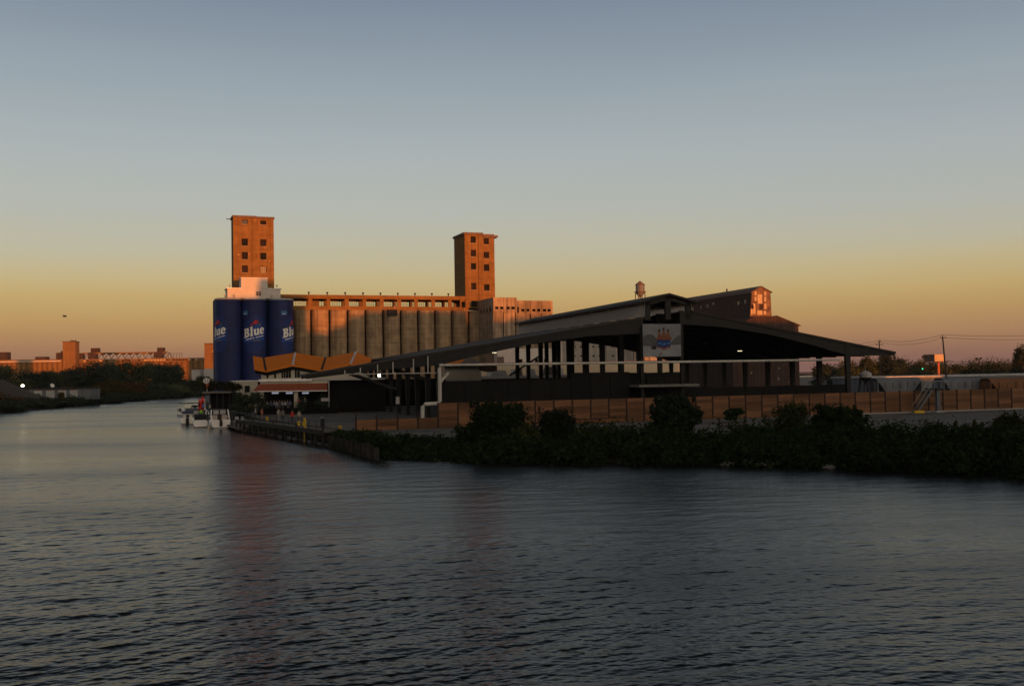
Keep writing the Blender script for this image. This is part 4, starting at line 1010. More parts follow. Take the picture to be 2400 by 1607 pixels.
# things seen through the pavilion
k_ = Frame(1070, 850, 216, 6, 1.6)
kio = fthing(k_, 'roofed_kiosk', 'small bar with an orange hipped roof seen behind the pavilion columns', 'kiosk')
q = lambda px, py, v=0: Vector((k_.uz(px, py, v)[0], v, k_.uz(px, py, v)[1]))
A_, B_, C_ = q(1035, 854), q(1078, 853), q(1135, 852)
top1, top2 = q(1045, 842, 5), q(1096, 835.5, 5)
MB().add([A_, B_, top2, top1], [(0, 1, 2, 3)]).build('roof_panel', 'orange_roof', kio)
MB().add([B_, C_, top2], [(0, 1, 2)]).build('roof_panel', 'trim', kio)
MB().hull([A_, C_, C_ - Vector((0, 0, 0.5)), A_ - Vector((0, 0, 0.5))], [x + Vector((0, 0.3, 0)) for x in (A_, C_, C_ - Vector((0, 0, 0.5)), A_ - Vector((0, 0, 0.5)))]).build('fascia', 'dark', kio)
MB().box(A_.x + 0.6, C_.x - 0.6, 1, 6, 0, A_.z - 0.3).build('wall', 'cream', kio)
gm = Frame(1400, 850, 300, 12, 1.6)
gml = fthing(gm, 'grey_mill', 'plain grey concrete mill seen between the columns left of the banner', 'building')
a, b = gm.u(1300, 840), gm.u(1600, 830); zt = gm.z(1400, 790)
gwn = [(gm.u(px - 2.2, 825), gm.u(px + 2.2, 825), gm.z(px, py + 2.2), gm.z(px, py - 2.2)) for px in (1348, 1362, 1391, 1405, 1436, 1450) for py in (812, 834)]
MB().wall(a, b, 0, zt, 0, 0.4, gwn).build('wall', 'mill_grey', gml)
for q_ in gwn: MB().box(q_[0], q_[1], 0.3, 0.38, q_[2], q_[3]).build('window', 'void', gml)
MB().box(a, b, 0.41, 12, zt - 0.4, zt - 0.1).build('roof', 'trim', gml)
for px in (1344, 1378, 1420, 1470): MB().box(gm.u(px, 820), gm.u(px + 3, 820), -0.3, -0.003, 0, zt).build('pilaster', 'mill_grey', gml)
MB().box(gm.u(1302, 820), gm.u(1314, 820), -1.5, -0.31, 0, zt).build('stair_tower', 'white_paint', gml)
tb = Frame(1200, 870, 232, 8, 1.6)
tan_b = fthing(tb, 'tan_warehouse', 'long low tan warehouse with a rusty roof edge seen through the pavilion', 'warehouse')
a, b = tb.u(1085, 870), tb.u(1592, 870); zt = tb.z(1300, 851.5)
MB().box(a, b, 0, 14, 0, zt).build('wall', 'tan', tan_b)
MB().box(a - 0.3, b + 0.3, -0.3, 14.3, zt + 0.003, zt + 0.35).build('roof_edge', 'cone_orange', tan_b)
for px in (1150, 1206, 1243, 1276, 1311): MB().box(tb.u(px - 9, 870), tb.u(px + 9, 870), -0.08, -0.003, 0, tb.z(1250, 864)).build('door', 'grey_trim', tan_b)
wh = Frame(1190, 840, 246, 8, 1.6)
wht = fthing(wh, 'white_shed', 'tall pale shed with a grey door behind the tan warehouse', 'shed')
a, b = wh.u(1166, 840), wh.u(1217, 840); MB().box(a, b, 0, 6, 0, wh.z(1190, 815)).build('wall', 'white_paint', wht)
MB().box(wh.u(1165, 840), wh.u(1181, 840), -0.1, -0.003, 0, wh.z(1170, 836)).build('door', 'trim', wht)
lowb = Frame(1180, 890, 219, 8, 1.6)
lw = fthing(lowb, 'low_annex', 'low flat-roofed annex with a pale roof edge behind the pavilion columns', 'building')
a, b = lowb.u(1040, 885), lowb.u(1330, 885); zt = lowb.z(1180, 880.5)
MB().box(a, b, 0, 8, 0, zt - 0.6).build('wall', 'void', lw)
MB().box(a, b, -0.3, 8, zt - 0.597, zt).build('roof_edge', 'white_trim', lw)
for i, (p0_, p1_, py0) in enumerate(((1047, 1082, 862), (1153, 1190, 869), (1208, 1225, 864), (1236, 1256, 866), (1275, 1308, 860))):
    t_ = thing('roof_unit', ['dark planted roof box left of the dark lens shaped sign', 'low grey roof vent box under the dark lens shaped sign', 'small grey roof unit between the second and third columns', 'pale roof unit right of the small grey one', 'dark wide roof unit at the right end of the low annex'][i], 'roof unit', lowb.pt(lowb.u((p0_ + p1_) / 2, 880, 2), 2, zt), lowb.a, 'roof units on the low annex')
    w_ = lowb.u(p1_, 880, 2) - lowb.u(p0_, 880, 2); h_ = lowb.z(p0_, py0, 2) - zt
    MB().hull([(-w_ / 2, 0, 0), (w_ / 2, 0, 0), (w_ / 2, 1.6, 0), (-w_ / 2, 1.6, 0)], [(-w_ * 0.4, 0.2, h_), (w_ * 0.4, 0.2, h_), (w_ * 0.4, 1.4, h_), (-w_ * 0.4, 1.4, h_)]).build('housing', 'grey_trim' if i in (1, 3) else 'trim', t_)
    MB().box(-w_ * 0.3, w_ * 0.3, 0.4, 1.2, h_ + 0.003, h_ + 0.12).build('cap', 'grey_trim', t_)
u, z = FP.uz(1144, 862, 10)
hs_ = thing('hanging_sign', 'dark lens shaped sign hung under the left slope of the pavilion roof', 'sign', FP.pt(u, 10, z), FP.a)
arc = [(-1.35 + 2.7 * i / 12, -0.32 - 0.28 * math.sin(math.pi * i / 12 * 0.9)) for i in range(13)] + [(1.35 - 2.7 * i / 12, 0.25 + 0.2 * math.sin(math.pi * i / 12)) for i in range(13)]
MB().prism_y(arc, -0.08, 0.08).build('board', 'rust', hs_)
for q_ in (-0.8, 0.9): MB().tube([(q_, 0, 0.4), (q_, 0, zl(u + q_) - TH - z)], 0.03, 5).build('hanger', 'steel', hs_)

# ------------------------------------------------------------------ barn like elevator and water tower behind
FB = Frame(1783, 720, 330, 17, 1.6)
barn = fthing(FB, 'metal_elevator', 'tall rusty metal clad elevator with a barn roof and patched gable lit by the sun', 'grain elevator')
g = lambda px, py: FB.uz(px, py, 0)
(xa, za_), (xt, zt_), (xb, zb2) = g(1761.5, 682.5), g(1783, 671), g(1805.5, 682.5)
(xc, zc_), (xd, zd) = g(1757.5, 742), g(1808.5, 738)
LB = 75
MB().hull([(xc, 0, zc_ - 0.01), (xd, 0, zc_ - 0.01), (xb, 0, zb2), (xt, 0, zt_), (xa, 0, za_)], [(xc, LB, zc_ - 0.01), (xd, LB, zc_ - 0.01), (xb, LB, zb2), (xt, LB, zt_), (xa, LB, za_)]).build('upper_body', 'rust', barn)
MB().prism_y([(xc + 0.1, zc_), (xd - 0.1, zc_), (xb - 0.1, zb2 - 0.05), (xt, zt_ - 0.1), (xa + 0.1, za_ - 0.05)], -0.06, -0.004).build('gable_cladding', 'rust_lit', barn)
for s0, s1 in (((xa - 0.5, za_ - 0.3), (xt, zt_ + 0.12)), ((xb + 0.5, zb2 - 0.3), (xt, zt_ + 0.12))):
    MB().hull([(s0[0], -0.5, s0[1]), (s1[0], -0.5, s1[1]), (s1[0], -0.5, s1[1] - 0.22), (s0[0], -0.5, s0[1] - 0.22)], [(s0[0], LB, s0[1]), (s1[0], LB, s1[1]), (s1[0], LB, s1[1] - 0.22), (s0[0], LB, s0[1] - 0.22)]).build('roof', 'trim', barn)
bx = lambda x: 1220 + x / 3.444
by = lambda y: 640 + y / 3.444
for x0, y0, x1, y1, m_ in ((1888, 148, 1903, 178, 'patch'), (1966, 150, 1980, 180, 'patch'), (1888, 190, 1903, 225, 'patch'), (1966, 192, 1980, 232, 'patch'), (1912, 172, 1948, 245, 'patch'), (1862, 255, 1880, 285, 'void'), (1878, 245, 1893, 330, 'patch'),
                           (1925, 250, 1955, 300, 'rust'), (1966, 245, 1982, 290, 'patch'), (1910, 300, 1950, 335, 'patch'), (1962, 305, 1980, 335, 'patch'), (1858, 290, 1872, 335, 'patch')):
    (a, c), (b, d) = FB.uz(bx(x0), by(y1)), FB.uz(bx(x1), by(y0))
    MB().box(a, b, -0.13, -0.064, c, d).build('cladding_patch', m_, barn)
# lower body with lean-to roofs
(xe, ze) = g(1859, 763); (xf, zf) = g(1705, 770)
MB().hull([(xf, -3, 0), (xe, -3, 0), (xe, -3, ze), (xd, -3, zc_), (xc, -3, zc_), (xf, -3, zf)], [(xf, LB, 0), (xe, LB, 0), (xe, LB, ze), (xd, LB, zc_), (xc, LB, zc_), (xf, LB, zf)]).build('lower_body', 'rust', barn)
MB().prism_y([(xf + 0.2, 8), (xe - 0.2, 8), (xe - 0.2, ze - 0.2), (xd, zc_ - 0.2), (xc, zc_ - 0.2), (xf + 0.2, zf - 0.2)], -3.06, -3.004).build('gable_cladding', 'rust', barn)
MB().hull([(xd, -3.4, zc_ + 0.2), (xe + 0.7, -3.4, ze + 0.0), (xe + 0.7, -3.4, ze - 0.25), (xd, -3.4, zc_ - 0.05)], [(xd, LB, zc_ + 0.2), (xe + 0.7, LB, ze), (xe + 0.7, LB, ze - 0.25), (xd, LB, zc_ - 0.05)]).build('roof', 'trim', barn)
for k in range(9):
    v = 3 + k * 5.2 + random.uniform(-1, 1)
    for zz in (za_ - random.uniform(1.6, 3.2), za_ - random.uniform(6.0, 9.0)):
        if random.random() < 0.25: continue
        sl_ = (xc - xa) / (zc_ - za_); xx = xa + sl_ * (zz - za_)
        MB().box(xx - 0.12, xx - 0.02, v, v + random.uniform(0.6, 1.2), zz - random.uniform(0.8, 1.8), zz).build('side_patch', 'siding' if random.random() < 0.6 else 'patch', barn)
MB().cyl((xt, 22), 0.25, zt_ - 0.2, zt_ + 1.0, 8).build('roof_vent', 'dark', barn)

pw_ = W(1500.5, 690, 300)
wt = thing('water_tower', 'old riveted water tower with a pointed roof rising behind the pavilion ridge', 'water tower', (pw_.x, pw_.y, 1.6), 0.3)
zz = lambda py: W(1500, py, 300).z - 1.6
rw = 10.5 * 300 / FPX
MB().lathe((0, 0, 0), [(rw, zz(684)), (rw, zz(668))], 24).build('tank', 'wagon_grey', wt, True)
MB().lathe((0, 0, 0), [(0.15, zz(697)), (rw * 0.45, zz(694)), (rw * 0.85, zz(689)), (rw - 0.01, zz(684) - 0.01)], 24).build('tank_bottom', 'wagon_grey', wt, True)
MB().lathe((0, 0, 0), [(rw + 0.2, zz(668) + 0.01), (rw + 0.15, zz(667)), (0.05, zz(658))], 24).build('roof', 'trim', wt)
MB().lathe((0, 0, 0), [(rw + 0.5, zz(684.5)), (rw + 0.5, zz(683.8)), (rw + 0.02, zz(683.8))], 24).build('walkway', 'trim', wt)
for k in range(4):
    a_ = math.pi / 4 + k * math.pi / 2
    MB().tube([(math.cos(a_) * (rw + 0.1), math.sin(a_) * (rw + 0.1), zz(683)), (math.cos(a_) * (rw + 1.6), math.sin(a_) * (rw + 1.6), 0)], 0.14, 6).build('leg', 'trim', wt)
MB().tube([(0, 0, 0), (0, 0, zz(697))], 0.2, 8).build('riser_pipe', 'trim', wt)

# ------------------------------------------------------------------ wharf
A0, A1, A2 = Vector((-20.0, 121.0, 0)), Vector((-38.6, 154.5, 0)), Vector((-60.6, 212, 0))
def strip(name, P, Q, w0, z0, z1, mat, parent=None):
    d = (Q - P).normalized(); n_ = Vector((-d.y, d.x, 0))
    if n_.x > 0: n_ = -n_
    a, b, c, e = P, Q, Q + n_ * w0, P + n_ * w0
    return MB().hull([(q.x, q.y, z0) for q in (a, b, c, e)], [(q.x, q.y, z1) for q in (a, b, c, e)]).build(name, mat, parent)
wharf_t = thing('timber_wharf', 'old timber wharf on wooden piles along the river edge', 'wharf', (0, 0, 0))
strip('deck', A0, A1, 2.2, 1.40, 1.612, 'deck', wharf_t)
d01 = (A1 - A0).normalized(); n01 = Vector((-d01.y, d01.x, 0)); n01 = n01 if n01.x < 0 else -n01
strip('edge_beam', A0 + n01 * 2.05, A1 + n01 * 2.05, 0.3, 1.15, 1.68, 'pile', wharf_t)
Lw = (A1 - A0).length
for k in range(19):
    p = A0 + d01 * (Lw * (k + 0.5) / 19 + random.uniform(-0.3, 0.3)) + n01 * (1.9 + random.uniform(-0.15, 0.15))
    MB().tube([(p.x, p.y, -1), (p.x + random.uniform(-.06, .06), p.y, 1.38 if k % 5 else 1.9)], 0.17, 8, 0.15).build('pile', 'pile', wharf_t)
for k in range(14):
    p = A0 + d01 * (Lw * (k + 0.5) / 14) + n01 * 1.6
    MB().tube([(p.x, p.y, 1.6), (p.x, p.y, 2.65)], 0.035, 5).build('rail_post', 'dark', wharf_t)
for z in (2.1, 2.62):
    MB().tube([A0 + n01 * 1.6 + Vector((0, 0, z)), A1 + n01 * 1.6 + Vector((0, 0, z))], 0.014, 4).build('rail_wire', 'dark', wharf_t)
for i, (px, py) in enumerate(((626, 984), (700, 995.5), (797, 1006))):
    p = Wz(px, py, 1.7)
    bo = thing('mooring_bollard', ['yellow mooring bollard at the far end of the timber wharf', 'yellow mooring bollard on the wharf by the walker in pale top', 'yellow mooring bollard at the near corner of the wharf'][i], 'bollard', (p.x, p.y, 1.613), 0, 'yellow mooring bollards on the wharf')
    MB().lathe((0, 0, 0), [(0.24, 0), (0.22, 0.06), (0.15, 0.1), (0.15, 0.34), (0.25, 0.4), (0.25, 0.5), (0.1, 0.55)], 14).build('post', 'yellow', bo)
    MB().lathe((0, 0, 0), [(0.34, -0.002), (0.34, 0.03)], 14).build('base_plate', 'dark', bo)
p = Wz(720, 1003, 1.6)
ld = thing('dock_ladder', 'yellow steel ladder hung on the wharf face down to the water', 'ladder', (p.x - 0.2, p.y - 0.4, 0), math.atan2(d01.y, d01.x))
for s_ in (-0.28, 0.28): MB().tube([(s_, 0, -0.4), (s_, 0, 2.6), (s_, -0.0, 2.9)], 0.07, 6).build('rail', 'yellow', ld)
for k in range(10): MB().tube([(-0.28, 0, -0.1 + k * 0.3), (0.28, 0, -0.1 + k * 0.3)], 0.045, 5).build('rung', 'yellow', ld)
MB().box(0.25, 0.95, -0.05, 0.05, 1.9, 2.35).build('ladder_sign', 'yellow', ld)
p = Wz(756, 1001, 1.6)
ps = thing('service_post', 'slim black service post standing on the wharf right of the yellow ladder', 'post', (p.x, p.y, 1.6))
MB().box(-0.22, 0.22, -0.15, 0.15, 0, 1.15).build('cabinet', 'dark', ps); MB().box(-0.26, 0.26, -0.19, 0.19, 1.153, 1.24).build('cap', 'grey_trim', ps)
# sheet of bulkhead piles at the bank corner
bulk = thing('bulkhead', 'row of upright timber bulkhead piles under the weedy corner of the bank', 'retaining wall')
pA, pB = Vector((*pz(788, 1046), 0)), Vector((*pz(905, 1076), 0))
nb = 26
for k in range(nb + 1):
    p = pA.lerp(pB, k / nb) + Vector((-0.7, -0.6 + random.uniform(-0.12, 0.12), 0))
    MB().tube([(p.x, p.y, -1), (p.x + random.uniform(-.05, .05), p.y, 1.35 + random.uniform(-0.3, 0.2))], 0.15, 8, 0.13).build('pile', 'pile', bulk)

# ------------------------------------------------------------------ timber fence
FF = Frame(1027, 1003, 122, 18.8, 1.6)
fence = fthing(FF, 'timber_fence', 'long fence of stacked reddish timber boards between dark steel posts', 'fence')
pitch = 2.42
nR, nL = 37, 4
pw2 = pitch - 0.16
plank = MB().hull([(-pw2 / 2, -0.035, -0.205), (pw2 / 2, -0.035, -0.205), (pw2 / 2, 0.035, -0.205), (-pw2 / 2, 0.035, -0.205)], [(-pw2 / 2, -0.03, 0.205), (pw2 / 2, -0.03, 0.205), (pw2 / 2, 0.035, 0.205), (-pw2 / 2, 0.035, 0.205)]).mesh('plank', 'timber')
postm = MB().box(-0.09, 0.09, -0.1, 0.1, 0, 3.0).mesh('fence_post', 'fence_post')
postl = MB().box(-0.09, 0.09, -0.1, 0.1, 0, 1.9).mesh('low_fence_post', 'fence_post')
for i in range(-nL, nR + 1):
    link('post', postm if i >= 0 else postl, fence, (i * pitch, 0, 0))
    if i == nR: break
    for k in range(7 if i >= 0 else 3):
        o = link('plank', plank, fence, ((i + 0.5) * pitch, random.uniform(-0.014, 0.014), 0.215 + 0.415 * k))
        o.rotation_euler = (0, random.uniform(-0.004, 0.004), 0)
a_, b_ = FF.u(1346, 990, -0.3), FF.u(1453, 990, -0.3)
MB().box(a_, b_, -0.34, -0.24, 0.05, FF.z(1400, 981.5, -0.3)).build('patch_board', 'wagon_brown', fence)
MB().box(a_ - 0.1, b_ + 0.1, -0.38, -0.22, FF.z(1400, 981.5, -0.3) + 0.003, FF.z(1400, 981.5, -0.3) + 0.12).build('cap_rail', 'fence_post', fence)
kb = MB().box(20 * pitch, nR * pitch, -1.1, -0.12, 0.0, 0.13)
k1 = kb.build('kerb', 'kerb'); k1.location = FF.O; k1.rotation_euler = (0, 0, FF.a); tag(k1, kind='structure')

# steps and platform before the fence
V2 = -1.8
st = fthing(FF, 'access_platform', 'grey steel platform on one post with steep stairs before the timber fence', 'platform')
ux = lambda px, py: FF.u(px, py, V2)
zpf = FF.z(2200, 909, V2)
MB().box(ux(2172, 908), ux(2216, 908), V2 - 0.6, V2 + 0.6, zpf - 0.14, zpf).build('platform_floor', 'steel', st)
MB().box(ux(2194, 935), ux(2201.5, 935), V2 - 0.22, V2 + 0.22, 0.1, zpf - 0.143).build('post', 'wagon_grey', st)
MB().box(ux(2189, 960), ux(2207, 960), V2 - 0.5, V2 + 0.5, 0.0, 0.2).build('foot', 'grey_trim', st)
for s_ in (-0.45, 0.45):
    MB().bar((ux(2145, 964), V2 + s_, 0.1), (ux(2182, 909), V2 + s_, zpf - 0.05), 0.09, 0.28).build('stringer', 'wagon_grey', st)
for k in range(11):
    t = (k + 0.7) / 11.4
    x = ux(2145, 964) + (ux(2182, 909) - ux(2145, 964)) * t
    MB().box(x - 0.13, x + 0.13, V2 - 0.4, V2 + 0.4, 0.1 + (zpf - 0.15) * t - 0.025, 0.1 + (zpf - 0.15) * t + 0.025).build('tread', 'steel', st)
hr = MB()
for s_ in (-0.5, 0.5):
    hr.tube([(ux(2145, 964), V2 + s_, 1.0), (ux(2182, 909), V2 + s_, zpf + 0.95), (ux(2216, 909), V2 + s_, zpf + 0.95), (ux(2216, 909), V2 + s_, zpf)], 0.03, 5)
    for px in (2184, 2200): hr.tube([(ux(px, 909), V2 + s_, zpf), (ux(px, 909), V2 + s_, zpf + 0.95)], 0.03, 5)
hr.build('handrail', 'grey_trim', st)
MB().box(ux(2135, 966), ux(2157, 966), V2 - 0.8, V2 - 0.5, 0, 0.35).build('yellow_stop', 'yellow', st)

# ------------------------------------------------------------------ rail wagons and long building behind the fence
def hopper(px0, px1, Y, label, mat):
    f_ = Frame((px0 + px1) / 2, 890, Y, 18, 1.6)
    r_ = fthing(f_, 'hopper_wagon', label, 'rail wagon', 'rail wagons behind the fence')
    a, b = f_.u(px0, 890), f_.u(px1, 890); zt = f_.z((px0 + px1) / 2, 884.5)
    zb3 = zt - 2.5; L_ = b - a
    n_ = 10
    for s_ in (0,):
        body = [(-1.5 + 0.0, zb3), (1.5, zb3), (1.55, zb3 + 1.2), (1.5, zt - 0.7), (1.1, zt - 0.2), (0.5, zt), (-0.5, zt), (-1.1, zt - 0.2), (-1.5, zt - 0.7), (-1.55, zb3 + 1.2)]
        ins = [1.8 if z < zb3 + 0.5 else 0.9 if z < zb3 + 1.4 else 0.15 for _, z in body]
        MB().hull([(a + i_, 1.6 + y, z) for (y, z), i_ in zip(body, ins)], [(b - i_, 1.6 + y, z) for (y, z), i_ in zip(body, ins)]).build('body', mat, r_)
    MB().box(a, b, 0.1, 3.1, 1.0, 1.25).build('underframe', 'steel', r_)
    for x in (a + 0.15, b - 0.15): MB().box(x - 0.08, x + 0.08, 0.1, 3.1, 1.25, zt - 0.6).build('end_panel', mat, r_)
    for i_ in range(1, 6): x = a + L_ * i_ / 6; MB().box(x - 0.04, x + 0.04, -0.05, 0.03, zb3 + 0.6, zt - 0.75).build('rib', mat, r_)
    for x in (a + 1.8, b - 1.8):
        for dx in (-0.8, 0.8): MB().hull([(x + dx + 0.42 * math.cos(t), 0.35, 0.5 + 0.42 * math.sin(t)) for t in np.linspace(0, 6.283, 15)[:-1]], [(x + dx + 0.42 * math.cos(t), 0.5, 0.5 + 0.42 * math.sin(t)) for t in np.linspace(0, 6.283, 15)[:-1]]).build('wheel', 'steel', r_)
    return r_
hopper(2057, 2162, 188, 'grey covered hopper wagon nearest the pavilion behind the fence', 'wagon_grey')
hopper(2212, 2312, 188, 'grey covered hopper wagon right of the stair platform behind the fence', 'wagon_grey')
hopper(2322, 2440, 188, 'brown hopper wagon at the right edge behind the fence', 'wagon_brown')
f_ = Frame(2200, 880, 230, 17, 1.6)
lb = fthing(f_, 'long_shed', 'long low shed with a pale roof edge behind the rail wagons', 'shed')
a, b = f_.u(2040, 880), f_.u(2520, 880); zt = f_.z(2200, 879.5)
MB().box(a, b, 0, 14, 0, zt - 0.353).build('wall', 'wagon_grey', lb); MB().box(a - 0.3, b, -0.3, 14.3, zt - 0.35, zt).build('roof', 'grey_trim', lb)
# small cone roofed bin on legs
p = W(2029, 905, 175)
bn = thing('cone_roof_bin', 'small pale round bin with a cone roof on dark legs beside the pavilion corner', 'bin', (p.x, p.y, 1.6))
q = lambda py: W(2029, py, 175).z - 1.6
MB().lathe((0, 0, 0), [(1.05, q(884)), (1.05, q(876)), (0.75, q(872)), (0.1, q(868.5))], 18).build('bin_body', 'grey_trim', bn, True)
for k in range(6):
    a_ = k * math.pi / 3; MB().tube([(0.9 * math.cos(a_), 0.9 * math.sin(a_), q(884)), (1.7 * math.cos(a_), 1.7 * math.sin(a_), 0)], 0.09, 6).build('leg', 'steel', bn)
MB().tube([(0, 0, q(869)), (0, 0, q(858))], 0.05, 5).build('vent_pipe', 'grey_trim', bn)
MB().lathe((0, 0, 0), [(1.0, q(884) - 0.01), (0.2, q(896)), (0.2, q(900))], 14).build('cone_bottom', 'steel', bn)

# utility poles and wires
def pole(px_top, py_top, px_bot, py_bot, Y, label, arms):
    a, b = W(px_top, py_top, Y), W(px_bot, py_bot, Y)
    d = (b - a); b = a + d * ((a.z - 1.6) / (a.z - b.z))
    t_ = thing('utility_pole', label, 'utility pole', b, 0, 'utility poles behind the fence')
    top = a - b
    MB().tube([(0, 0, 0), top], 0.2, 8, 0.13).build('shaft', 'bark', t_)
    for z, w_ in arms:
        c = top * (1 - z / top.z)
        MB().bar(c + Vector((-w_, -0.2, 0)), c + Vector((w_, -0.2, 0)), 0.12).build('crossarm', 'bark', t_)
        for s_ in (-w_ * 0.9, w_ * 0.9): MB().cyl((c.x + s_, c.y - 0.2), 0.05, c.z + 0.06, c.z + 0.3, 6).build('insulator', 'dark', t_)
    MB().cyl((top.x, top.y), 0.05, top.z, top.z + 0.35, 6).build('insulator', 'dark', t_)
    return a, b, t_
P2 = pole(2209, 788, 2220, 908, 205, 'leaning wooden utility pole in front of the billboard', [(0.3, 0.5)])
P1 = pole(2060.5, 799, 2066, 905, 262, 'wooden utility pole rising just behind the right eave of the pavilion', [(0.9, 0.9), (0.2, 0.3)])
P0 = W(1750, 832, 330); P3 = W(2700, 770, 200)
def wire(a, b, sag, parent, base):
    pts = [a.lerp(b, t) - Vector((0, 0, sag * 4 * t * (1 - t))) - base for t in np.linspace(0, 1, 14)]
    MB().tube(pts, 0.028, 4).build('wire', 'dark', parent)
a1, b1, t1 = P1; a2, b2, t2 = P2
for dz, s_ in ((0.3, 0.8), (-0.25, 1.0), (-4.8, 1.1)):
    q0 = Vector((0, 0, dz))
    wire(a2 + q0, a1 + q0 * (0.9 if dz > -4 else 0.75), s_, t2, b2)
    wire(a2 + q0, P3 + q0 * 1.0, s_, t2, b2)
for dz in (0.1, -0.6): wire(a1 + Vector((0, 0, dz)), P0 + Vector((0, 0, dz)), 0.8, t1, b1)

# billboard, lamp posts, traffic light
p = W(2203, 850, 400)
bb = thing('billboard', 'V shaped roadside billboard on one post glowing in the last sun', 'billboard', (p.x, p.y, 1.6))
zz = lambda py: W(2200, py, 400).z - 1.6
xx = lambda px: W(px, 838, 400).x - p.x
z0, z1 = zz(847), zz(830)
MB().hull([(xx(2190.5), 0, z0), (xx(2221), 3.0, z0), (xx(2221), 3.25, z0), (xx(2190.5), 0.25, z0)], [(xx(2190.5), 0, z1), (xx(2221), 3.0, z1), (xx(2221), 3.25, z1), (xx(2190.5), 0.25, z1)]).build('sign_panel', 'patch', bb)
MB().hull([(xx(2190.3), 0, z0), (xx(2176), 5, z0), (xx(2176.2), 5.2, z0), (xx(2190.3), 0.25, z0)], [(xx(2190.3), 0, z1), (xx(2176), 5, z1), (xx(2176.2), 5.2, z1), (xx(2190.3), 0.25, z1)]).build('sign_panel', 'trim', bb)
MB().box(xx(2189), xx(2223), -0.4, 0.0, z0 - 0.25, z0 - 0.02).build('catwalk', 'steel', bb)
MB().cyl((0, 1.6), 0.45, 0, z0 - 0.02, 12).build('post', 'cone_orange', bb)
for i, (px, py, Y) in enumerate(((2167, 836, 330), (2294, 840, 330))):
    q0 = W(px, py, Y)
    lpst = thing('street_lamp', ['twin headed street lamp left of the billboard', 'twin headed street lamp at the right over the dark trees'][i], 'street lamp', (q0.x, q0.y, 1.6), 0, 'twin headed street lamps')
    h_ = q0.z - 1.6
    MB().tube([(0, 0, 0), (0, 0, h_ - 0.9)], 0.11, 6).build('pole', 'steel', lpst)
    for s_ in (-1, 1):
        MB().bar((0, 0, h_ - 0.9), (s_ * 0.45, 0, h_ - 0.2), 0.09).build('bracket', 'steel', lpst)
        MB().lathe((s_ * 0.58, 0, h_ - 0.35), [(0.15, 0), (0.34, 0.35), (0.36, 0.6), (0.15, 0.7)], 10).build('lamp_head', 'steel', lpst)
q0 = W(2161.5, 864, 300)
tl = thing('traffic_light', 'green traffic signal shining small before the dark trees', 'traffic light', (q0.x, q0.y, 1.6))
h_ = q0.z - 1.6
MB().tube([(0, 0.1, 0), (0, 0.1, h_ + 1)], 0.08, 6).build('pole', 'steel', tl)
MB().box(-0.2, 0.2, -0.15, 0.15, h_ - 0.25, h_ + 0.9).build('housing', 'dark', tl)
MB().lathe((0, 0, 0), [(0.16, h_ - 0.12), (0.2, h_), (0.16, h_ + 0.12)], 10).build('lens', 'lamp_green', tl).location = (0, -0.2, 0)
for i, px in enumerate((2079, 2097, 2112, 2129.5, 2136.5, 2144.5)):
    py = (858, 855, 848, 846, 848, 850)[i]
    q0 = W(px, py, 290); 
    mst = thing('boat_mast', ['short bare mast nearest the pavilion beyond the long shed', 'bare mast second from the pavilion beyond the long shed', 'bare mast with a pale top in the gap between the tree groups', 'first of three close masts left of the street lamp', 'middle of three close masts left of the street lamp', 'last of three close masts left of the street lamp'][i], 'mast', (q0.x, q0.y, 1.6), 0, 'bare masts beyond the long shed')
    MB().tube([(0, 0, 0), (0, 0, q0.z - 1.6)], 0.11, 6, 0.06).build('spar', 'pile', mst)
    MB().tube([(0, 0, (q0.z - 1.6) * 0.9), (1.2, 0, 2)], 0.05, 4).build('stay', 'pile', mst)

# ------------------------------------------------------------------ far elevators on the left
def FE(px, Y=800, deg=6): return Frame(px, 860, Y, deg, 1.5)
f1 = FE(75); e1 = fthing(f1, 'far_elevator', 'long low far elevator at the left edge with bright ledge and one tall tower', 'grain elevator')
a, b = f1.u(-120, 860), f1.u(146, 860)
MB().box(a, b, 0, 20, 0, f1.z(75, 842.5)).build('bins', 'brick', e1)
MB().box(a, f1.u(143, 847), -1.2, -0.01, f1.z(75, 848), f1.z(75, 845.5)).build('ledge', 'white_paint', e1)
for px0, px1, py in ((-60, 12, 825), (78, 104, 835.5), (127, 148, 826)): MB().box(f1.u(px0, 835), f1.u(px1, 835), 4, 12, f1.z(75, 842.5), f1.z((px0 + px1) / 2, py)).build('roof_house', 'rust', e1)
MB().box(f1.u(148, 830), f1.u(177.5, 830), -1, 9, 0, f1.z(160, 801)).build('tower', 'brick', e1)
MB().box(f1.u(146.5, 830), f1.u(178.5, 830), -1.4, 9.4, f1.z(160, 801) + 0.01, f1.z(160, 799.8)).build('tower_roof', 'rust', e1)
MB().tube([(f1.u(163, 800), 2, f1.z(163, 800)), (f1.u(163, 800), 2, f1.z(163, 798)), (f1.u(177, 798), 2, f1.z(177, 798)), (f1.u(177, 798), 2, f1.z(177, 803))], 0.35, 5).build('roof_pipe', 'rust', e1)
for px in (138, 141.5, 145): MB().cyl((f1.u(px, 825), 6), 0.5, f1.z(140, 826), f1.z(140, 822), 6).build('vent', 'rust', e1)
for k in range(22): MB().cyl((a + (b - a) * (k + 0.5) / 22, 0.6), (b - a) / 46, 0, f1.z(75, 850), 14).build('bin_front', 'brick', e1, True)
f2 = FE(330, 820); e2 = fthing(f2, 'far_elevator', 'far sunlit elevator with round bins under a broken steel conveyor', 'grain elevator')
a, b = f2.u(180, 860), f2.u(478, 860)
MB().box(a, b, 1, 18, 0, f2.z(330, 840.5)).build('bins', 'brick', e2)
MB().box(a, b, -0.6, 1, f2.z(330, 848), f2.z(330, 840)).build('gallery', 'brick', e2)
nb_ = 22
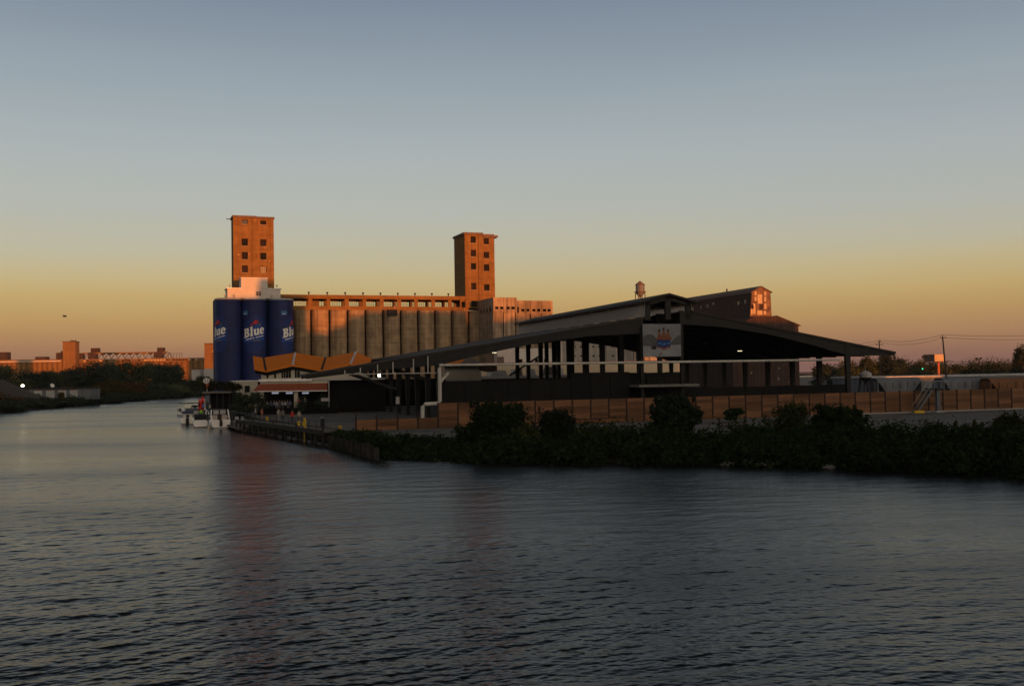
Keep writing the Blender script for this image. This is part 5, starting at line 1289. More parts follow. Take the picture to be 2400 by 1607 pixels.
for k in range(nb_): MB().cyl((a + (b - a) * (k + 0.5) / nb_, 1.6), (b - a) / nb_ * 0.48, 0, f2.z(330, 848.2), 16).build('bin_front', 'brick', e2, True)
for k in range(40): 
    x = a + (b - a) * (k + 0.5) / 40; MB().box(x - 0.9, x + 0.9, -0.72, -0.603, f2.z(330, 845.5), f2.z(330, 842.5)).build('gallery_window', random.choice(['trim', 'void', 'patch', 'trim']), e2)
for px0, px1, py0, py1 in ((178, 191, 839.5, 825.5), (203, 222.5, 839.5, 824.5), (210, 227.5, 824.5, 814), (358, 378.5, 839.5, 825.5), (366, 381.5, 825.5, 815)):
    MB().box(f2.u(px0, 830), f2.u(px1, 830), 3, 9, f2.z(300, py0), f2.z(300, py1)).build('roof_house', 'rust', e2)
cv = MB()
zt, zb4 = f2.z(300, 826.5), f2.z(300, 840)
for px in range(194, 388, 16):
    u0_, u1_ = f2.u(px, 830), f2.u(px + 16, 830)
    cv.bar((u0_, 4, zb4), (u0_ + 2.6, 4, zt), 0.4); cv.bar((u1_, 4, zb4), (u1_ - 2.6, 4, zt), 0.4)
cv.build('conveyor_legs', 'rust', e2)
MB().box(f2.u(190, 826), f2.u(390, 826), 3, 5, zt - 0.3, zt + 0.6).build('conveyor_deck', 'brick', e2)
for px in range(200, 380, 16):
    x0_, x1_ = f2.u(px, 830), f2.u(px + 12, 830)
    MB().prism_y([(x0_, zt - 0.31), (x1_, zt - 0.31), (x1_ - 1.2, zt - 1.5), (x0_ + 1.2, zt - 1.5)], 3.2, 4.8).build('hopper', random.choice(['rust', 'brick', 'rust']), e2)
fr_ = MB()
for px in (392, 398, 404, 411, 418, 424): fr_.bar((f2.u(px, 833), 4, zb4), (f2.u(px, 833), 4, zt - 0.8), 0.22)
fr_.bar((f2.u(390, 830), 4, zt - 0.9), (f2.u(425, 830), 4, zt - 0.9), 0.22); fr_.build('bare_frame', 'rust', e2)
f3 = FE(492, 780); e3 = fthing(f3, 'far_tower', 'far square sunlit tower just left of the blue silos', 'tower')
a, b = f3.u(479, 850), f3.u(520, 850)
MB().box(a, b, 0, 10, 0, f3.z(490, 805.5)).build('wall', 'brick', e3)
MB().box(a - 0.3, b, -0.4, 10.4, f3.z(490, 805.5) + 0.01, f3.z(490, 804)).build('roof', 'rust', e3)
for k, py in enumerate((823, 830, 837, 844)):
    MB().box(f3.u(497, 830), f3.u(499.5, 830), -0.25, -0.02, f3.z(497, py + 1.2), f3.z(497, py - 1.2)).build('window', 'patch' if k == 0 else 'pane', e3)
f4 = FE(460, 560, 5)
g4 = fthing(f4, 'grey_shed', 'plain grey shed among the far trees left of the blue silos', 'shed')
MB().box(f4.u(449, 875), f4.u(470, 875), 0, 10, 0, f4.z(460, 866)).build('wall', 'grey_trim', g4)
MB().box(f4.u(484, 875), f4.u(520, 875), -6, 6, 0, f4.z(495, 864)).build('wall', 'grey_trim', g4)
MB().box(f4.u(448, 866), f4.u(471, 866), -0.3, 10.3, f4.z(460, 866) + 0.01, f4.z(460, 865)).build('roof', 'trim', g4)

# garage building with pale doors on the far bank
fg = Frame(135, 920, 322, 3, 1.6)
gb = fthing(fg, 'garage_building', 'low grey garage building with four pale roller doors on the far bank', 'garage')
a, b = fg.u(54, 920), fg.u(214, 920); zt = fg.z(135, 911.5)
MB().box(a, b, 0, 8, 0, zt).build('wall', 'wagon_grey', gb)
MB().box(a - 0.4, b + 0.3, -0.4, 8.3, zt + 0.003, zt + 0.28).build('roof', 'roof_dark', gb)
jx = lambda x: x / 9.008
for x0, x1 in ((722, 890), (975, 1152), (1228, 1400), (1478, 1640)):
    d_ = MB().box(fg.u(jx(x0), 925), fg.u(jx(x1), 925), -0.08, -0.003, 0, fg.z(100, 915)).build('roller_door', 'grey_trim', gb)
    MB().box(fg.u(jx(x0), 925), fg.u(jx(x1), 925), -0.14, -0.083, fg.z(100, 915), fg.z(100, 913.8)).build('lintel', 'awning', d_)
q0 = fg.pt(fg.u(116, 909), 2, zt + 0.29)
ds = thing('satellite_dish', 'white satellite dish on the garage roof', 'dish', q0, 0.5)
MB().lathe((0, 0, 0), [(0.06, 0), (0.35, 0.05), (0.62, 0.22), (0.66, 0.26)], 16).build('reflector', 'white_trim', ds, True).rotation_euler = (R(65), 0, R(20))
ds.children[0].location = (0, 0, 0.75)
MB().tube([(0, 0.1, 0), (0, 0.05, 0.75)], 0.05, 5).build('mast', 'grey_trim', ds)
q0 = W(53, 904, 318)
yl = thing('yard_lamp', 'glaring yard lamp on a pole above the garage corner', 'lamp', (q0.x, q0.y, 1.6))
MB().tube([(0, 0.3, 0), (0, 0.3, q0.z - 1.5)], 0.09, 6).build('pole', 'steel', yl)
MB().lathe((0, 0, q0.z - 1.6), [(0.2, -0.32), (0.42, -0.1), (0.42, 0.2), (0.2, 0.4)], 12).build('bulb', 'lamp_flood', yl)
MB().box(-0.3, 0.3, -0.1, 0.5, q0.z - 1.15, q0.z - 1.05).build('hood', 'steel', yl)


# ------------------------------------------------------------------ foliage
def leaves(name, blobs, n, size, seed, mat, droop=0.0):
    g_ = np.random.default_rng(seed)
    B = np.array(blobs, float)
    vol = np.cbrt(B[:, 3] * B[:, 4] * B[:, 5]) ** 2
    idx = g_.choice(len(B), n, p=vol / vol.sum())
    d = g_.normal(size=(n, 3)); d /= np.linalg.norm(d, axis=1)[:, None]
    rad = (1 - g_.random(n) ** 2.2 * 0.55) * (1 + 0.10 * np.sin(d[:, 0] * 7 + idx) + 0.10 * np.sin(d[:, 2] * 9 + 2 * idx) + 0.08 * np.sin(d[:, 1] * 8))
    inner = g_.random(n) < 0.3
    rad[inner] *= np.cbrt(g_.random(inner.sum())) * 0.9
    P = B[idx, :3] + d * rad[:, None] * B[idx, 3:6]
    P[:, 2] -= droop * g_.random(n)
    nrm = d + g_.normal(size=(n, 3)) * 0.65; nrm[:, 2] += 0.35
    nrm /= np.linalg.norm(nrm, axis=1)[:, None]
    t = np.cross(nrm, g_.normal(size=(n, 3))); t /= np.linalg.norm(t, axis=1)[:, None]
    bb_ = np.cross(nrm, t)
    s = (size * g_.uniform(0.6, 1.35, n) * np.where(inner, 1.7, 1.0))[:, None]
    w_ = s * g_.uniform(0.45, 0.8, n)[:, None]
    V = np.stack([P - t * s * 0.5, P + bb_ * w_ * 0.5 - t * s * 0.05, P + t * s * 0.55 - nrm * s * 0.15, P - bb_ * w_ * 0.5 + t * s * 0.05], 1).reshape(-1, 3)
    F = np.arange(4 * n, dtype=np.int32)
    me = bpy.data.meshes.new(name)
    me.vertices.add(4 * n); me.vertices.foreach_set('co', V.ravel())
    me.loops.add(4 * n); me.loops.foreach_set('vertex_index', F)
    me.polygons.add(n); me.polygons.foreach_set('loop_start', np.arange(0, 4 * n, 4, dtype=np.int32))
    me.update(calc_edges=True); me.materials.append(mt[mat])
    return me


def crown_blobs(w_, h_, z0, seed, n=14, flat=1.0, base=False):
    r_ = random.Random(seed); out_ = []
    for k in range(n):
        a_, t = r_.uniform(0, 6.283), r_.random()
        zz_ = z0 + h_ * (0.12 + 0.76 * t)
        env = math.sin(math.pi * ((0.42 + 0.5 * t) if base else (0.2 + 0.74 * t))) ** 0.7
        rr = w_ / 2 * env * math.sqrt(r_.random()) * 0.85
        s_ = r_.uniform(0.16, 0.30)
        out_.append((rr * math.cos(a_), rr * math.sin(a_) * flat, zz_, w_ * s_, w_ * s_ * flat, h_ * s_ * 0.85))
    return out_


def ragged(bl_, w_, h_, seed):           # shoots and outliers that break the outline of a bush
    q = random.Random(seed + 9)
    for _ in range(30):
        x, y, z, a_, b_, c_ = q.choice(bl_[:24]); t_ = q.uniform(0.07, 0.14)
        side = q.choice((-1, 1))
        bl_ = bl_ + [(x + side * a_ * q.uniform(0.4, 0.98), y, z + c_ * q.uniform(-0.4, 0.95), w_ * t_ * 0.55, w_ * t_ * 0.5, h_ * t_ * q.uniform(0.5, 1.1))]
    for _ in range(5):                   # upright shoots
        x = q.uniform(-0.4, 0.4) * w_; bl_ = bl_ + [(x, q.uniform(-.15, .15) * w_, h_ * q.uniform(0.72, 0.93), w_ * 0.03, w_ * 0.03, h_ * q.uniform(0.06, 0.12))]
    return bl_


def trunk_mb(h_, r_, seed, w_=2.0):
    q = random.Random(seed); m_ = MB()
    m_.tube([(0, 0, -0.3), (q.uniform(-.1, .1), 0, h_ * 0.4), (q.uniform(-.3, .3), q.uniform(-.2, .2), h_ * 0.75)], r_, 7, r_ * 0.5)
    for k in range(4):
        a_ = q.uniform(0, 6.28); z_ = h_ * q.uniform(0.3, 0.65)
        m_.tube([(0, 0, z_), (math.cos(a_) * w_ * 0.3, math.sin(a_) * w_ * 0.3, z_ + h_ * 0.2), (math.cos(a_) * w_ * 0.55, math.sin(a_) * w_ * 0.55, z_ + h_ * 0.34)], r_ * 0.45, 5, r_ * 0.15)
    return m_


def tree(name, label, cat, px, py_top, w_px, Y, z0, mat, n, size, seed, group, low=0.1, flat=0.8, blobs=13):
    p = W(px, py_top, Y); h_ = p.z - z0; w_ = w_px * Y / FPX
    t_ = thing(name, label, cat, (p.x, p.y, z0), 0, group)
    trunk_mb(h_, max(0.12, h_ * 0.022), seed, w_ / 2).build('trunk', 'bark', t_)
    link('crown', leaves('crown', crown_blobs(w_, h_ * (1 - low), h_ * low, seed, blobs, flat), n, size, seed, mat), t_)
    return t_


far_l = 'trees lining the far left bank'
TL = [(8, 858, 110, 400, 'leaf_far', 'tree at the left edge behind the earth mound on the far bank'),
      (75, 866, 90, 430, 'leaf_dark', 'tree right above the glaring yard lamp on the far bank'),
      (128, 869, 80, 440, 'leaf_far', 'tree directly behind the garage dish on the far bank'),
      (178, 862, 90, 450, 'leaf_dark', 'tree below the tall tower of the far elevator'),
      (238, 848, 105, 440, 'leaf_dark', 'tall dark tree below the first roof house of the far elevator'),
      (292, 847, 100, 450, 'leaf_far', 'broad tall tree below the conveyor frame'),
      (345, 851, 80, 455, 'leaf_far', 'tree below the right end of the conveyor hoppers'),
      (396, 853, 80, 440, 'leaf_dark', 'rounded dark tree below the bare roof frame at the bend'),
      (440, 893, 60, 450, 'leaf_far', 'low tree in the dip left of the grey shed'),
      (476, 882, 40, 445, 'leaf_far', 'slim tree just left of the blue silos'),
      (255, 893, 90, 372, 'leaf_autumn', 'yellowing olive bush at the water right of the garage'),
      (305, 897, 85, 390, 'leaf_rusty', 'rust brown bush between the yellowing bush and the bend'),
      (352, 896, 80, 405, 'leaf_dark', 'dark bush at the water near the river bend'),
      (405, 900, 70, 420, 'leaf_far', 'low bush right at the river bend')]
for i, (px, py, wp, Y, m_, lab) in enumerate(TL):
    tree('far_tree' if i < 10 else 'far_bush', lab, 'tree' if i < 10 else 'bush', px, py, wp * 1.15, Y, 1.5, m_, 9000, 0.6, 100 + i, far_l, -0.06, 0.7, 22)
me = leaves('shore_scrub', [(x - 4.5 + random.uniform(-3, 3), y + random.uniform(-2, 2), 0.9 + random.uniform(0, 1.0), 3.6, 3.5, random.uniform(1.0, 2.2)) for t in np.linspace(0, 1, 46)
     for x, y in [(lshore[4][0] * (1 - t) + lshore[9][0] * t - 3 * math.sin(3 * t), lshore[4][1] * (1 - t) + lshore[9][1] * t)]], 26000, 0.5, 55, 'leaf_dark')
tag(link('shore_scrub', me), 'low dark scrub along the far river bank', 'scrub', kind='stuff')
me = leaves('mound_weeds', [(-190 + 62 * random.random(), 258 + 16 * random.random(), 1.8 + random.uniform(-0.2, 2.5), 4, 3, 1.3) for _ in range(46)], 16000, 0.45, 56, 'leaf_rusty')
tag(link('mound_weeds', me), 'dry weeds over the earth mound on the far bank', 'weeds', kind='stuff')
q0 = Wz(73 * 1.0 + 76, 929, 2.0)
tree('yellow_shrub', 'small yellow shrub before the third garage door', 'shrub', 146, 918.5, 22, 308, 1.5, 'leaf_autumn', 500, 0.5, 140, None, 0.0, 0.9, 6)
tree('russet_shrub', 'small russet shrub before the first garage door', 'shrub', 92, 922, 22, 306, 1.5, 'leaf_rusty', 500, 0.5, 141, None, 0.0, 0.9, 6)
for i, (px, py) in enumerate(((372.5, 932),)):
    q0 = Wz(px, py, 0)
    bt = thing('motor_boat', 'tiny motor boat with a warm light at the river bend', 'boat', q0, 2.4)
    MB().hull([(-2.2, -0.9, 0.1), (2.0, -0.7, 0.1), (3.2, 0, 0.3), (2.0, 0.7, 0.1), (-2.2, 0.9, 0.1)], [(-2.2, -1.0, 0.8), (2.2, -0.9, 0.9), (3.6, 0, 1.1), (2.2, 0.9, 0.9), (-2.2, 1.0, 0.8)]).build('hull', 'gel', bt)
    MB().box(-0.8, 1.2, -0.7, 0.7, 0.9, 1.7).build('cabin', 'gel', bt)
    MB().lathe((-0.2, 0, 1.85), [(0.25, -0.15), (0.4, 0), (0.25, 0.15)], 10).build('lamp', 'lamp_warm', bt)

# trees on the far right
far_r = 'trees behind the rail wagons'
TR = [(2030, 838, 60, 330, 'leaf_far', 'tree rising under the right eave of the pavilion'), (2085, 817, 62, 330, 'leaf_dark', 'tall dark tree at the tip of the right eave'),
      (2112, 845, 40, 340, 'leaf_dark', 'dark tree behind the three close masts'), (2150, 848, 45, 345, 'leaf_far', 'tree behind the green traffic signal'),
      (2195, 856, 60, 420, 'leaf_far', 'low tree under the billboard'), (2245, 853, 60, 420, 'leaf_far', 'sparse tree right of the leaning utility pole'),
      (2290, 855, 90, 320, 'leaf_dark', 'wide dark tree behind the right street lamp'), (2335, 852, 90, 320, 'leaf_dark', 'wide dark tree left of the tall round tree'),
      (2392, 815, 56, 350, 'leaf_dark', 'tall round tree at the right edge'), (2440, 850, 80, 340, 'leaf_far', 'tree cut by the right edge'),
      (1990, 852, 60, 330, 'leaf_far', 'low tree behind the right end column'), (1930, 850, 70, 335, 'leaf_dark', 'dark tree behind the second column from the right')]
for i, (px, py, wp, Y, m_, lab) in enumerate(TR):
    tree('yard_tree', lab, 'tree', px, py, wp, Y, 1.6, m_, 4200, 0.5, 200 + i, far_r, 0.0, 0.8, 18)
me = leaves('far_wood', [(W(px, 866, 480).x + random.uniform(-4, 4), 480 + random.uniform(-15, 15), 4, 4.5, 5, random.uniform(4.5, 8.0)) for px in range(1960, 2600, 6)], 60000, 0.65, 58, 'leaf_far')
tag(link('far_wood', me), 'continuous low wood along the horizon at the right', 'wood', kind='stuff')

# the overgrown bank in the foreground
bush_g = 'bushes on the near bank'
BU = [(1162, 928, 150, 100, 'tall rounded bush before the left end of the tall timber fence', 7000, 2),
      (1300, 944, 100, 99, 'bush right of the tall rounded bush with a ragged top', 4600, 2),
      (1228, 985, 70, 98, 'low bush in the dip between the two left bushes', 2400, 1),
      (1395, 990, 110, 97, 'low broad bush before the notch in the timber fence', 3600, 1),
      (1482, 988, 60, 98, 'small round bush left of the tall column shaped tree', 2000, 1),
      (1582, 914, 112, 99, 'tall column shaped tree before the middle of the fence', 7000, 2),
      (1675, 1006, 110, 94, 'low bush between the column shaped tree and the timber frame', 3200, 1),
      (1855, 928, 130, 97, 'broad domed bush at the highest point of the right thicket', 6000, 2),
      (1965, 945, 150, 96, 'domed bush right of the highest thicket bush', 6000, 2),
      (2075, 985, 90, 94, 'low feathery bush before the pale kerb', 3000, 1),
      (2185, 975, 80, 93, 'low feathery bush below the stair platform', 3000, 1),
      (2290, 985, 120, 90, 'sprawling bush right of the stair platform', 4600, 1),
      (2385, 955, 130, 88, 'large bush cut by the right edge of the bank', 6000, 1),
      (1788, 985, 90, 95, 'low bush at the left foot of the right thicket', 3000, 1)]
for i, (px, py, wp, Y, lab, n_, k_) in enumerate(BU):
    p = W(px, py, Y); zb5 = 0.9; h_ = p.z - zb5; w_ = wp * Y / FPX * 1.05
    t_ = thing('bank_bush', lab, 'bush', (p.x, p.y, zb5), 0, bush_g)
    trunk_mb(h_, 0.1, 300 + i, w_ / 2).build('trunk', 'bark', t_)
    link('crown', leaves('crown', ragged(crown_blobs(w_ * 1.0, h_ * 1.0, -0.5, 300 + i, 24, 0.75, True), w_, h_, 300 + i), int(n_ * 1.6), (0.27, 0.2, 0.33)[i % 3], 300 + i, ('leaf_bank', 'leaf_bank_b', 'leaf_bank_c')[(i * 2 + i // 3) % 3], (0.3, 0.6, 0.15)[i % 3]), t_)
    tw = MB(); rt = random.Random(i)
    for _ in range(9):
        a_ = rt.uniform(0, 6.28); r0_ = w_ * 0.42 * rt.random() ** 0.5; z0_ = h_ * rt.uniform(0.6, 0.95)
        tw.tube([(r0_ * math.cos(a_), r0_ * math.sin(a_) * 0.7, z0_ - 0.8), (r0_ * 1.1 * math.cos(a_), r0_ * math.sin(a_) * 0.75, z0_ + 0.1), (r0_ * 1.25 * math.cos(a_) + rt.uniform(-.2, .2), r0_ * math.sin(a_) * 0.8, z0_ + rt.uniform(0.35, 0.8))], 0.02, 4, 0.008)
    tag(tw.build('twigs', 'bark', t_), kind='stuff')
bl = []
for t in np.linspace(0, 1, 150):
    k = t * (len(shore) - 4) ; i = min(int(k), len(shore) - 5); fr2 = k - i
    s0, s1, b0, b1 = shore[i + 3 - 0], shore[i + 4], bank[i + 3], bank[i + 4]
    sx, sy = s0[0] + (s1[0] - s0[0]) * fr2, s0[1] + (s1[1] - s0[1]) * fr2
    ix, iy = b0[0] + (b1[0] - b0[0]) * fr2, b0[1] + (b1[1] - b0[1]) * fr2
    for q_ in range(4):
        m_ = random.uniform(-0.02, 1.18 if t < 0.72 else 0.95)
        x, y = sx + (ix - sx) * m_, sy + (iy - sy) * m_
        ht = random.uniform(0.8, 1.9) * (1.0 if t < 0.72 else 0.42)
        bl.append((x, y, 0.1 + 1.5 * min(1, m_) + ht * 0.3, 1.6, 1.5, ht))
for t in np.linspace(0, 1, 30):
    p = pA.lerp(pB, t) + Vector((0.3, 0.8, 0)); bl.append((p.x - 0.5, p.y - 0.6, 1.6 + 0.5 * t, 1.1, 0.9, 0.5 + 0.35 * t))
me = leaves('bank_undergrowth', bl, 95000, 0.26, 60, 'leaf_bank', 0.5)
tag(link('bank_undergrowth', me), 'dense dark green undergrowth covering the near river bank', 'undergrowth', kind='stuff')
# timber frame in the bushes with a small tree
p = W(1715, 995, 104)
tf = thing('timber_trellis', 'weathered post and rail timber frame among the bank bushes', 'frame', (p.x, p.y, 1.4))
for x in (-1.25, 0.65, 1.3): MB().box(x - 0.1, x + 0.1, -0.1, 0.1, 0, 1.75 if x != 0.65 else 1.0).build('post', 'bark', tf)
for z in (0.85, 1.2): MB().box(-1.25, 1.3, -0.2, -0.103, z, z + 0.13).build('rail', 'bark', tf)
tree('young_tree', 'young feathery tree behind the timber frame on the bank', 'tree', 1722, 957, 52, 105, 1.5, 'leaf_bank', 1300, 0.28, 350, None, 0.5, 0.9, 8)
for i, (px, py, s_) in enumerate(((1700, 1086, 0.5), (1757, 1086, 0.8), (1790, 1086, 0.6), (1800, 1088, 0.45), (1938, 1093, 0.5))):
    q0 = Wz(px, py, 0.1); m_ = MB(); r_ = random.Random(i)
    rb = MB().lathe((0, 0, 0), [(0.7, -0.4), (1.0, 0), (0.8, 0.35), (0.3, 0.5)], 7)
    rb.v = [(x * s_ * r_.uniform(0.8, 1.5), y * s_ * r_.uniform(0.7, 1.1), z * s_ * r_.uniform(0.7, 1.1)) for x, y, z in rb.v]
    o = rb.build('shore_rock', 'rock'); o.location = (q0.x, q0.y - 0.6, 0.1)
    tag(o, ['pale rock at the waterline furthest left under the thicket', 'largest pale rock at the waterline under the thicket', 'pale rock just right of the largest one at the waterline', 'small rock at the right end of the rock row', 'lone pale rock at the waterline below the domed bush'][i], 'rock', 'pale rocks at the near waterline')

# ------------------------------------------------------------------ garden deck by the river
mt['deck_slab'] = M('deck_slab', (0.16, 0.15, 0.14), 0.8)
FD = Frame(516, 920, 196, 8, 1.6)
gd = fthing(FD, 'garden_deck', 'raised dark deck with planters beside the river below the blue silos', 'deck')
a, b = FD.u(474, 919), FD.u(541, 919); zd_ = FD.z(510, 917, 0)
MB().box(a, b, 0, 8, zd_ - 0.35, zd_).build('deck_slab', 'deck_slab', gd)
for u in np.linspace(a + 1.3, b - 0.4, 4):
    for v in (1.0, 6.5): MB().box(u - 0.12, u + 0.12, v - 0.12, v + 0.12, 0, zd_ - 0.353).build('post', 'steel', gd)
MB().box(FD.u(494, 930, 2.5), b + 1.0, 2.5, 7.8, 0, zd_ - 0.36).build('bar_room', 'void', gd)
rl = MB()
for q_ in np.linspace(a, b, 12): rl.box(q_ - 0.03, q_ + 0.03, 0.05, 0.11, zd_, zd_ + 1.0)
rl.box(a, b, 0.04, 0.12, zd_ + 0.97, zd_ + 1.03); rl.build('railing', 'steel', gd)
me = leaves('deck_planting', [(FD.pt(u, 1.5 + random.random() * 3, 0).x, FD.pt(u, 1.5, 0).y, 1.6 + zd_ + random.uniform(0.5, 1.3), 0.75, 0.8, random.uniform(0.6, 1.1)) for u in np.linspace(a + 0.5, b + 1.5, 16)], 2600, 0.3, 70, 'flower')
tag(link('deck_planting', me), 'dense dark planting with red blooms on the raised garden deck', 'plants', kind='stuff')
me = leaves('terrace_planting', [(W(px, 950, 170).x, 170 + random.random() * 2, 1.6 + random.uniform(0.8, 3.2), 0.9, 0.9, random.uniform(0.6, 1.2)) for px in list(range(548, 618, 4)) + [700, 708, 746, 752]], 3600, 0.26, 71, 'leaf_dark')
tag(link('terrace_planting', me), 'leafy planting along the restaurant terrace left of the red awning', 'plants', kind='stuff')
# wheel ornament
q0 = FD.pt(FD.u(485, 916, 0.3), 0.3, 0)
wo = thing('wheel_ornament', 'white spoked wheel sign over an orange cone on a pole at the deck corner', 'sign', (q0.x, q0.y, 1.6 + zd_), FD.a)
zc2 = FD.z(484, 892, -0.4) - zd_; R0 = 0.5
ring = MB(); cx = -0.08
ring.tube([(cx + R0 * math.cos(t), 0, zc2 + R0 * 0.85 * math.sin(t)) for t in np.linspace(0, 2 * math.pi, 22)], 0.1, 6); ring.build('rim', 'white_trim', wo)
for k in range(3):
    t = R(20) + k * math.pi / 3; MB().bar((cx - R0 * math.cos(t), 0, zc2 - R0 * 0.85 * math.sin(t)), (cx + R0 * math.cos(t), 0, zc2 + R0 * 0.85 * math.sin(t)), 0.11).build('spoke', 'white_trim', wo)
MB().lathe((0.05, 0, zc2 - 1.6), [(0.06, 0.1), (0.36, 1.0), (0.36, 1.08)], 12).build('cone', 'cone_orange', wo)
MB().tube([(0.05, 0, 0), (0.05, 0, zc2 - 1.55)], 0.09, 8).build('pole', 'white_trim', wo)

# bar sign with white strokes on the dark wall
q0 = W(569, 956, 172)
sg = thing('bar_sign', 'dark board with big white figures on the restaurant terrace behind the boats', 'sign', (q0.x, q0.y, q0.z), 0)
MB().box(-0.8, 0.85, 0, 0.1, -0.6, 0.6).build('board', 'dark', sg)
st_ = MB()
for x0, x1, z0, z1 in ((-0.62, -0.5, -0.05, 0.42), (-0.5, -0.2, -0.05, 0.07), (-0.3, -0.16, -0.42, 0.42), (-0.02, 0.14, -0.42, 0.42), (0.3, 0.44, -0.42, 0.42), (0.44, 0.68, 0.3, 0.42), (0.44, 0.6, -0.05, 0.07)):
    st_.box(x0, x1, -0.03, -0.003, z0, z1)
st_.build('figures', 'letter', sg)
q0 = W(761, 936, 168)
nb2 = thing('notice_board', 'small pale notice board on the terrace at the right end of the awning', 'sign', (q0.x, q0.y, q0.z), 0)
MB().box(-0.58, 0.58, 0, 0.06, -0.26, 0.26).build('board', 'grey_trim', nb2)
for x in (-0.5, 0.5): MB().box(x - 0.04, x + 0.04, 0.07, 0.13, 1.6 + 1.0 - q0.z, 0.3).build('leg', 'dark', nb2)
for i, (px, py, h_) in enumerate(((475.2, 927, 2.9), (468.3, 933, 2.3))):
    q0 = Wz(px, 949, 1.7) if False else W(px, py, 192)
    kx = thing('kayak', ['taller red kayak stood on end behind the moored boats', 'shorter red kayak stood on end left of the taller one'][i], 'kayak', (q0.x, q0.y, q0.z - h_), 0, 'red kayaks stood on end')
    pr = [(0.04, 0), (0.2, 0.2 * h_ / 2), (0.34, h_ * 0.5), (0.22, h_ * 0.85), (0.03, h_)]
    kb_ = MB().lathe((0, 0, 0), pr, 12); kb_.v = [(x, y * 0.55, z) for x, y, z in kb_.v]; kb_.build('hull', 'red', kx, True)
    MB().add([(0.14 * math.cos(t), -0.19, h_ * 0.5 + 0.4 * math.sin(t)) for t in np.linspace(0, 6.28, 13)[:-1]], [tuple(range(12))]).build('cockpit', 'dark', kx)
fdk = thing('floating_dock', 'low floating dock behind the moored boats', 'dock', (0, 0, 0))
strip('deck', Vector((-37.6, 152, 0)), Vector((-60.4, 208, 0)), 2.6, 0.35, 0.6, 'deck', fdk)
for k in range(12):
    p = Vector((-37.6, 152, 0)).lerp(Vector((-60.4, 208, 0)), (k + 0.5) / 12); MB().tube([(p.x - 2.2, p.y - 0.9, -0.8), (p.x - 2.2, p.y - 0.9, 1.7)], 0.13, 7).build('pile', 'pile', fdk)


# ------------------------------------------------------------------ boats
def hull_mb(Lh, Bm, H):
    st_, m_ = 11, MB(); secs = []
    for i in range(st_):
        s = i / (st_ - 1); b_ = Bm / 2 * (1 - max(0, (s - 0.35) / 0.65) ** 2.3 * 0.97) * (0.93 + 0.07 * min(1, s * 4))
        h_ = H * (1 + 0.30 * s * s); x = Lh * s * (1.0)
        rk = 0.35 * s * s
        secs.append([(x - rk * 1.2, 0, -0.35 + 0.25 * s * s), (x - rk * 0.8, b_ * 0.72, -0.08), (x - rk * 0.3, b_ * 0.96, H * 0.45), (x, b_, h_), (x, b_ * 0.9, h_ + 0.03), (x, 0, h_ + 0.05),
                     (x, -b_ * 0.9, h_ + 0.03), (x, -b_, h_), (x - rk * 0.3, -b_ * 0.96, H * 0.45), (x - rk * 0.8, -b_ * 0.72, -0.08)])
    n_ = 10
    vs = [p for q in secs for p in q]; fs = []
    for i in range(st_ - 1):
        for k in range(n_):
            j = (k + 1) % n_; fs.append((i * n_ + k, i * n_ + j, (i + 1) * n_ + j, (i + 1) * n_ + k))
    fs += [tuple(range(n_)), tuple(range((st_ - 1) * n_, st_ * n_))[::-1]]
    return m_.add(vs, fs)


